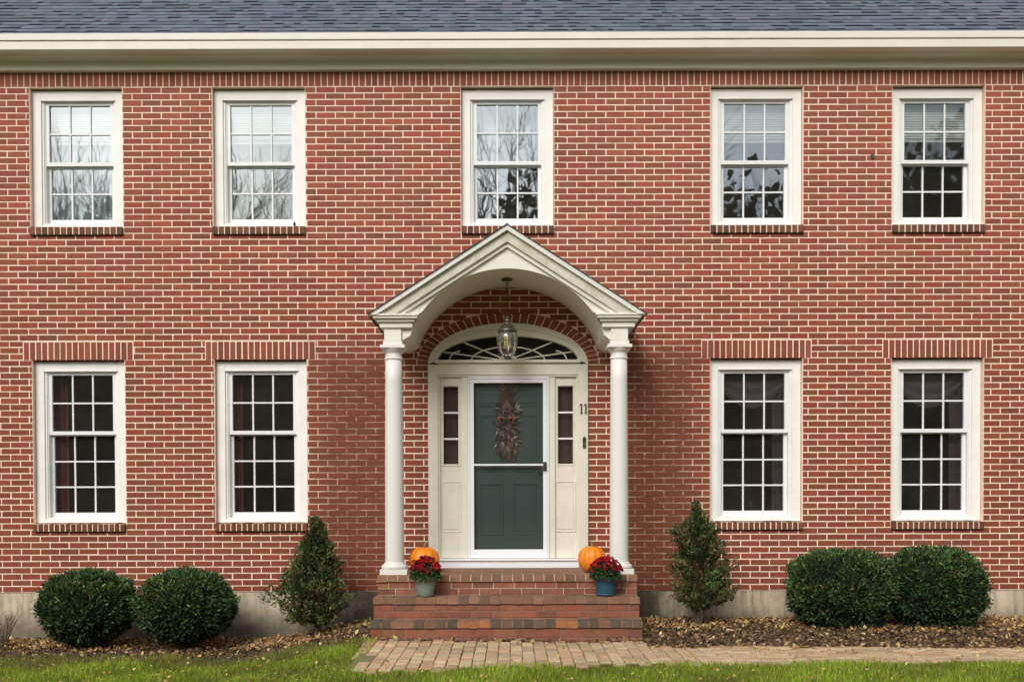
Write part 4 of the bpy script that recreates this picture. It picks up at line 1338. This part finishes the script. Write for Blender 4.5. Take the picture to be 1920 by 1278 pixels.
def conical_shrub(pts, Y, trunk_px, n, seed, label, cols, sparse=1.0, gap=()):
    """pts: (py, px_left, px_right) outline from top to bottom"""
    g = np.random.default_rng(seed)
    Zs = []; Cx = []; Rx = []
    for py, a, b in pts:
        pa, pb_ = W(a, py, Y), W(b, py, Y)
        Zs.append((pa.z+pb_.z)/2); Cx.append((pa.x+pb_.x)/2); Rx.append((pb_.x-pa.x)/2)
    Zs, Cx, Rx = np.array(Zs)[::-1], np.array(Cx)[::-1], np.array(Rx)[::-1]
    bx0 = WX(trunk_px, Y, 1190); bz0 = float(ground_z(bx0, Y))-0.01
    root = empty('conical_shrub', (bx0, Y, bz0), label, 'shrub')
    # shoots: branch from the trunk outward and up, leaves along the outer part
    ns = n//30
    zt = g.uniform(0, 1, ns)**0.85
    ztip = Zs[0] + (Zs[-1]-Zs[0])*zt
    rr = np.interp(ztip, Zs, Rx); cc_ = np.interp(ztip, Zs, Cx)
    ang = g.uniform(0, 2*np.pi, ns); rad = np.sqrt(g.uniform(0.12, 1, ns))*(1+0.13*np.sin(ztip*17+ang*2+seed)+0.10*np.sin(ztip*31+ang*5))*g.uniform(0.84, 1.16, ns)
    tip = np.stack([cc_ + np.cos(ang)*rr*rad, Y + np.sin(ang)*rr*rad*0.85, ztip], 1)
    zo = np.maximum(Zs[0]-0.01, ztip - 0.10 - rr*rad*0.6)
    org = np.stack([np.interp(zo, Zs, Cx)*0.6+bx0*0.4, np.full(ns, Y), zo], 1)
    st = MB()
    st.tube([(bx0, Y, bz0-0.03), (bx0*0.7+Cx[len(Cx)//2]*0.3, Y, (bz0+Zs[-1])/2), (Cx[-1], Y, Zs[-1]-0.05)], [0.017, 0.011, 0.003], 7)
    for i in range(5):
        st.tube([(bx0+random.uniform(-.03,.03), Y+random.uniform(-.03,.03), bz0-0.03), (bx0+random.uniform(-.09,.09), Y+random.uniform(-.08,.08), bz0+0.25), (bx0+random.uniform(-.2,.2), Y+random.uniform(-.15,.15), bz0+0.5)], [0.009,0.007,0.004], 5)
    for i in range(0, ns, 3):
        o, t = Vector(org[i]), Vector(tip[i])
        st.tube([o, o.lerp(t, .5)+Vector((0,0,-0.01)), t], [0.004, 0.003, 0.0015], 4)
    st.build('stem', M['bark'], root)
    k = 26
    u = 1 - np.abs(g.normal(size=(ns, k)))*0.22
    u = np.clip(u, 0.2, 1.04)
    pos = org[:, None, :] + (tip-org)[:, None, :]*u[:, :, None] + g.normal(size=(ns, k, 3))*0.015
    dr_ = np.repeat(unit(tip-org+np.array([0,0,0.03])), k, axis=0) + g.normal(size=(ns*k, 3))*0.65 + np.array([0,-0.1,0.25])
    pos = pos.reshape(-1, 3); m = len(pos)
    v = leaf_quads(pos, dr_, g.uniform(0.022, 0.045, m), g.uniform(0.012, 0.024, m))
    bright = np.repeat(g.uniform(0.35, 1.6, ns), k)
    cc = np.array(cols)[np.repeat(g.integers(0, len(cols), ns), k)]*bright[:, None]*g.uniform(0.7, 1.3, (m, 1))
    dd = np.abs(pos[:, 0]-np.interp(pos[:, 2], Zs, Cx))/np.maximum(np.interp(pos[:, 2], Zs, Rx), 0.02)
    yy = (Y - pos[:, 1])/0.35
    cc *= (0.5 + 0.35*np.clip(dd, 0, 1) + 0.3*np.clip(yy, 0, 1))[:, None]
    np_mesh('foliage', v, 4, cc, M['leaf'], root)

conical_shrub([(974, 588, 594), (990, 583, 608), (1015, 565, 622), (1040, 553, 632), (1065, 535, 640), (1090, 512, 650), (1110, 508, 658), (1130, 512, 656), (1150, 525, 648), (1160, 535, 640), (1166, 560, 622)],
              -0.62, 594, 21000, 21, 'conical evergreen shrub with small glossy leaves left of the steps', [(0.10,0.15,0.045),(0.065,0.11,0.035),(0.15,0.19,0.06),(0.16,0.14,0.05)])
conical_shrub([(944, 1300, 1306), (960, 1299, 1312), (975, 1290, 1328), (988, 1260, 1342), (1010, 1256, 1358), (1035, 1262, 1362), (1060, 1256, 1376), (1085, 1252, 1386), (1105, 1250, 1380), (1120, 1262, 1368), (1132, 1280, 1350), (1140, 1294, 1334)],
              -0.62, 1309, 15500, 22, 'conical brownish green shrub on a bare stem right of the steps', [(0.12,0.14,0.045),(0.07,0.11,0.035),(0.17,0.17,0.06),(0.17,0.12,0.05),(0.09,0.15,0.045)])

# bare twiggy shrub at far left
bx0 = WX(6, -0.55, 1170); bz0 = float(ground_z(bx0, -0.55))-0.02
tw = MB()
for i in range(26):
    a = random.uniform(0, 2*math.pi); r_ = random.uniform(0.05, 0.22); h_ = random.uniform(0.22, 0.42)
    b = Vector((bx0+random.uniform(-.03,.03), -0.55+random.uniform(-.03,.03), bz0))
    t = Vector((bx0+r_*math.cos(a), -0.55+r_*math.sin(a), bz0+h_)); m_ = b.lerp(t, 0.5)+Vector((0,0,0.03))
    tw.tube([b, m_, t], [0.005, 0.0035, 0.0015], 4)
    for k in range(3):
        s = m_.lerp(t, random.random()); e = s + Vector((random.uniform(-.07,.07), random.uniform(-.05,.05), random.uniform(.03,.09)))
        tw.tube([s, e], [0.0025, 0.001], 4)
tag(tw.build('bare_shrub', M['twig'], None), 'small leafless twiggy shrub at the far left against the foundation', 'shrub')

# ------------------------------------------------------------------ pumpkins, pots and mums
def pumpkin(cx, cy, zb_, rx, h, tilt, label, name='pumpkin'):
    root = empty(name, (cx, cy, zb_), label, 'pumpkin')
    mb = MB(); K2, S = 18, 60
    prof = []
    for j in range(K2+1):
        ph = -math.pi/2 + math.pi*j/K2
        prof.append((max(0.012, rx*abs(math.cos(ph))**0.82), zb_ + h/2 + h/2*math.sin(ph)*(0.97 if abs(math.sin(ph)) < 0.95 else 0.93)))
    mb.lathe(prof, cx, cy, S, rf=lambda a, k: 1 - 0.085*abs(math.cos(5.5*a+0.4))**5 + 0.014*math.sin(3*a+k*0.2) + 0.01*math.sin(2*a+1))
    b = mb.build('body', M['pumpkin'], root, smooth=True)
    s = MB(); zt = zb_+h*0.94
    s.tube([(cx,cy,zt), (cx+0.006,cy,zt+0.025), (cx+tilt,cy-0.01,zt+0.05), (cx+tilt*1.9,cy-0.012,zt+0.062)], [0.024,0.014,0.011,0.012], 7)
    s.build('stem', M['stem'], root, smooth=True)
PY = -0.72
plx = WX(795.5, PY, 1048); prx = WX(1109, PY, 1048)
pumpkin(plx, PY, DZ0, 0.155, WZ(1023, PY) - DZ0, 0.02, 'round orange pumpkin behind the grey-green flower pot on the left of the landing')
pumpkin(prx, PY-0.05, DZ0, 0.142, WZ(1022, PY-0.05)-DZ0, -0.01, 'tall orange pumpkin behind the blue flower pot on the right of the landing')

def mum_pot(cx, cy, zb_, rt, rb, hp, potmat, label, pleft, ribs=False, saucer=False, dome=(0.17, 0.13), seed=0):
    root = empty('potted_mum', (cx, cy, zb_), label, 'potted plant')
    g = np.random.default_rng(seed)
    mb = MB()
    prof = [(rb*0.96, zb_+0.001), (rb, zb_+0.006)] + [(rb+(rt-rb)*u, zb_+hp*u) for u in (0.2, 0.5, 0.84)] + \
           [(rt*1.05, zb_+hp*0.85), (rt*1.08, zb_+hp*0.97), (rt*1.05, zb_+hp), (rt*0.93, zb_+hp), (rt*0.9, zb_+hp*0.9)]
    mb.lathe(prof, cx, cy, 48, rf=(lambda a, k: 1+0.018*math.cos(16*a)*(1 if 0 < k < 5 else 0)) if ribs else None)
    mb.build('pot', potmat, root, smooth=True)
    if saucer:
        s = MB(); s.lathe([(rb*1.0, zb_+0.0005), (rb*1.12, zb_+0.012), (rb*1.16, zb_+0.022), (rb*1.05, zb_+0.022)], cx, cy, 36); s.build('saucer', potmat, root, smooth=True)
    so = MB(); so.lathe([(rt*0.9, zb_+hp*0.9), (rt*0.89, zb_+hp*0.93)], cx, cy, 20); so.build('soil', M['mulch'], root)
    zt = zb_+hp
    # stems and leaves
    n = 2600
    d = unit(g.normal(size=(n, 3))); d[:, 2] = np.abs(d[:, 2])
    rr = g.uniform(0.35, 1, n)**0.6
    pos = np.array([cx, cy, zt-0.02]) + d*rr[:, None]*np.array([dome[0]*0.86, dome[0]*0.86, dome[1]*0.86])
    v = leaf_quads(pos, d+g.normal(size=(n, 3))*0.6, g.uniform(0.02, 0.036, n), g.uniform(0.010, 0.018, n))
    cc = np.array([(0.05,0.11,0.03),(0.07,0.14,0.04),(0.035,0.08,0.025)])[g.integers(0, 3, n)]*g.uniform(0.6, 1.2, (n, 1))
    np_mesh('leaves', v, 4, cc, M['leaf'], root)
    # blossoms: rosettes of petals turned outwards
    nb = 150
    bd = unit(g.normal(size=(nb, 3))); bd[:, 2] = np.abs(bd[:, 2])*0.9+0.40; bd = unit(bd)
    bc = np.array([cx, cy, zt-0.02]) + bd*np.array([dome[0], dome[0], dome[1]*1.02])*g.uniform(0.93, 1.06, (nb, 1))
    P, Dr, Cc = [], [], []
    for i in range(nb):
        t = np.cross(bd[i], [0.3, 0.2, 0.9]); t /= np.linalg.norm(t); b = np.cross(bd[i], t)
        cb = np.array([(0.34,0.008,0.02),(0.22,0.006,0.018),(0.45,0.014,0.025)][g.integers(0, 3)])
        for ring, (kk, upw) in enumerate(((12, 0.25), (8, 0.8))):
            for q in range(kk):
                a = 2*math.pi*q/kk + ring
                P.append(bc[i]); Dr.append(t*math.cos(a)+b*math.sin(a)+bd[i]*upw); Cc.append(cb*g.uniform(0.7, 1.3)*(1.0 if ring == 0 else 1.25))
    P, Dr, Cc = np.array(P), np.array(Dr), np.array(Cc)
    v = leaf_quads(P, Dr, np.full(len(P), 0.020), np.full(len(P), 0.010))
    np_mesh('blossoms', v, 4, Cc, M['dry'], root)
SY = -1.31
s2z = lv[1][1]
cxl = WX(797.5, SY, 1100); cxr = WX(1135.5, SY, 1100)
zp1 = WZ(1082, SY) - s2z
mum_pot(cxl, SY, s2z+0.003, 0.110, 0.080, zp1+0.008, M['pot_grey'], 'dark red chrysanthemum in a grey-green pot on the left of the steps', True, dome=(0.168, 0.205), seed=5)
mum_pot(cxr, SY, s2z+0.003, 0.108, 0.085, zp1+0.008, M['pot_blue'], 'dark red chrysanthemum in a blue ribbed pot on the right of the steps', False, ribs=True, saucer=True, dome=(0.172, 0.195), seed=6)

# ------------------------------------------------------------------ autumn swag on the door
wy = 0.055
wx = WX(950, wy, 800)
def wz(py): return WZ(py, wy, 950)
sw_ = empty('door_swag', (wx, wy, wz(800)), 'autumn swag of corn husks, straw and brown bow hanging on the green door', 'wreath')
h = MB()
h.lathe([(0.115, wz(757)), (0.12, wz(755)), (0.07, wz(752)), (0.066, wz(745)), (0.05, wz(735)), (0.03, wz(722)), (0.012, wz(714))], wx, wy, 20)
h.v = [(x, wy+(y-wy)*0.18, z) for x, y, z in h.v]
h.build('hat', simple('brown_felt', (0.13, 0.055, 0.035), 0.9, 0.3, 30), sw_, smooth=True)
def wpos(n, px0, px1, py0, py1):
    X = rng.uniform(WX(px0, wy, 800), WX(px1, wy, 800), n); Z = rng.uniform(wz(py1), wz(py0), n)
    return np.stack([X, np.full(n, wy)-rng.uniform(0, 0.03, n), Z], 1)
n = 380
p = wpos(n, 932, 970, 764, 842); c0 = np.array([wx, wy, wz(795)])
dr_ = (p - c0)*np.array([0.8, 0, 0.9]) + rng.normal(size=(n, 3))*np.array([0.12, 0.02, 0.14]) + np.array([0, 0, -0.03])
v = leaf_quads(p, dr_, rng.uniform(0.03, 0.10, n), rng.uniform(0.010, 0.028, n))
cc = np.array([(0.42,0.27,0.20),(0.30,0.16,0.15),(0.26,0.13,0.12),(0.62,0.56,0.48),(0.18,0.11,0.08)])[rng.integers(0, 5, n)]
np_mesh('corn_husks', v, 4, cc, M['dry'], sw_)
n = 120
p = wpos(n, 932, 968, 712, 740); dr_ = rng.normal(size=(n, 3))*np.array([1, 0.1, 0.6]) + np.array([0, 0, 0.4])
v = leaf_quads(p, dr_, rng.uniform(0.03, 0.07, n), rng.uniform(0.006, 0.012, n))
np_mesh('straw', v, 4, np.array([(0.36,0.22,0.09)])*rng.uniform(0.5, 1.2, (n, 1)), M['dry'], sw_)
n = 90
p = wpos(n, 940, 964, 825, 850); dr_ = rng.normal(size=(n, 3))*np.array([0.35, 0.05, 0.2]) + np.array([0, 0, -1])
v = leaf_quads(p, dr_, rng.uniform(0.05, 0.11, n), rng.uniform(0.012, 0.03, n))
np_mesh('raffia_tail', v, 4, np.array([(0.30,0.20,0.13)])*rng.uniform(0.4, 1.7, (n, 1)), M['dry'], sw_)
b = MB()
for s in (-1, 1):
    b.tube([(wx, wy-0.03, wz(790)), (wx+s*0.04, wy-0.045, wz(783)), (wx+s*0.085, wy-0.04, wz(782)), (wx+s*0.065, wy-0.03, wz(795)), (wx, wy-0.03, wz(790))], [0.012, 0.02, 0.024, 0.018, 0.010], 8)
b.build('bow', simple('rust_ribbon', (0.17, 0.075, 0.055), 0.8, 0.3, 30), sw_, smooth=True)
b = MB(); b.lathe([(0.02, wz(776)), (0.045, wz(770)), (0.052, wz(762)), (0.045, wz(755)), (0.02, wz(750))], wx, wy, 16)
b.v = [(x, wy+(y-wy)*0.5, z) for x, y, z in b.v]
b.build('cloth_ball', simple('burlap', (0.24, 0.17, 0.13), 0.9, 0.3, 40), sw_, smooth=True)

# small dark plug in the wall and a dark catch on the second upper window sill
q = MB(); p_ = W(1636, 294, -0.002); q.box(p_.x-0.019, p_.x+0.019, -0.012, 0.004, p_.z-0.022, p_.z+0.022)
q.build('wall_plug', simple('green_plug', (0.03, 0.07, 0.04), 0.6, 0.1), house, bevel=0.004)
q = MB(); p_ = W(552, 420, 0.05); q.lathe([(0.006, p_.z-0.02), (0.013, p_.z-0.008), (0.011, p_.z+0.008), (0.004, p_.z+0.028)], p_.x, 0.05, 10)
q.build('sash_tag', M['hole'], house, smooth=True)

# ------------------------------------------------------------------ woods across the street (seen only as reflections in the panes)
wd = MB()
def branch(p, d, L_, r, lev):
    e = p + d*L_
    mid = p.lerp(e, 0.5) + Vector((random.uniform(-1,1), random.uniform(-1,1), 0))*L_*0.05
    wd.tube([p, mid, e], [r, r*0.8, r*0.55], 4 if lev else 6)
    if lev >= 6 or L_ < 0.45: return
    for k in range(3 if lev < 4 else (2 if lev < 5 else 1)):
        t = random.uniform(0.45, 1.0)
        s = p.lerp(e, t)
        nd = (d + Vector((random.uniform(-1,1), random.uniform(-1,1), random.uniform(-0.25,0.6)))*0.75).normalized()
        branch(s, nd, L_*random.uniform(0.55, 0.8), r*0.55, lev+1)
    branch(e, (d+Vector((random.uniform(-.3,.3), random.uniform(-.3,.3), 0.1))).normalized(), L_*0.72, r*0.55, lev+1)
for i in range(22):
    x = -42 + i*3.9 + random.uniform(-1.5, 1.5); y = random.uniform(-60, -44)
    branch(Vector((x, y, 0)), Vector((random.uniform(-.05,.05), 0, 1)).normalized(), random.uniform(6.6, 8.4), 0.30, 0)
wo = wd.build('bare_woods', M['bark'], None)
tag(wo, 'bare woods across the street mirrored in the window panes', 'woods', kind='stuff')
n = 190000
ex_ = rng.uniform(-70, 70, n); top = 14.5 + 2.2*np.sin(ex_*0.35) + 1.6*np.sin(ex_*0.83+1) + 1.0*np.sin(ex_*2.1)
top = top + np.interp(ex_, [-8, -3, 4, 10, 16, 22, 27, 40], [0, 3.0, 4.0, 2.5, 4.5, 6.5, 8.5, 9])
ez_ = rng.uniform(0, 1, n)**0.9*(top + 2.2*np.abs(((ex_*0.9) % 2.0)-1.0) - 1.0)*np.where(rng.uniform(size=n) < 0.35, rng.uniform(0.95, 1.22, n), rng.uniform(0.9, 1.02, n))
pos = np.stack([ex_, -66+rng.normal(size=n)*1.8, ez_], 1)
v = leaf_quads(pos, rng.normal(size=(n, 3)), rng.uniform(0.6, 1.2, n), rng.uniform(0.4, 0.8, n))
cc = np.array([(0.09,0.11,0.05),(0.16,0.16,0.09),(0.20,0.15,0.10),(0.05,0.06,0.03)])[rng.integers(0, 4, n)]
tag(np_mesh('evergreen_woods', v, 4, cc, M['leaf']), 'dark evergreen woods across the street mirrored in the lower panes', 'woods', kind='stuff')

# ------------------------------------------------------------------ light
wr = bpy.data.worlds.new("World"); scene.world = wr; wr.use_nodes = True
nt = wr.node_tree; N = nt.nodes; L = nt.links
bg = N['Background']
sky = N.new('ShaderNodeTexSky'); sky.sky_type = 'NISHITA'; sky.sun_disc = False
EL, AZ = R(36), R(200)
sky.sun_elevation = EL; sky.sun_rotation = AZ
sky.air_density = 1.0; sky.dust_density = 3.0; sky.ozone_density = 1.0
hs = N.new('ShaderNodeHueSaturation'); hs.inputs['Saturation'].default_value = 0.42
L.new(sky.outputs[0], hs.inputs['Color'])
tc = N.new('ShaderNodeTexCoord')
cn = N.new('ShaderNodeTexNoise'); cn.inputs['Scale'].default_value = 3.5; cn.inputs['Detail'].default_value = 6
L.new(tc.outputs['Generated'], cn.inputs['Vector'])
mr = N.new('ShaderNodeMapRange'); mr.inputs['From Min'].default_value = 0.35; mr.inputs['From Max'].default_value = 0.68
mr.inputs['To Min'].default_value = 0.85; mr.inputs['To Max'].default_value = 1.35
L.new(cn.outputs['Fac'], mr.inputs['Value'])
mx = N.new('ShaderNodeVectorMath'); mx.operation = 'SCALE'
L.new(hs.outputs[0], mx.inputs[0]); L.new(mr.outputs[0], mx.inputs['Scale'])
L.new(mx.outputs[0], bg.inputs['Color'])
bg.inputs['Strength'].default_value = 0.15
sun = bpy.data.lights.new('sun', 'SUN'); sun.energy = 1.5; sun.angle = R(28); sun.color = (1, 0.96, 0.9)
so = bpy.data.objects.new('sun', sun); COL.objects.link(so)
# Nishita: rotation 0 -> +Y, increasing clockwise seen from above
sd_ = Vector((math.sin(AZ)*math.cos(EL), math.cos(AZ)*math.cos(EL), math.sin(EL)))
so.rotation_euler = sd_.to_track_quat('Z', 'Y').to_euler()
scene.view_settings.view_transform = 'Standard'
scene.view_settings.look = 'None'
scene.view_settings.exposure = 0
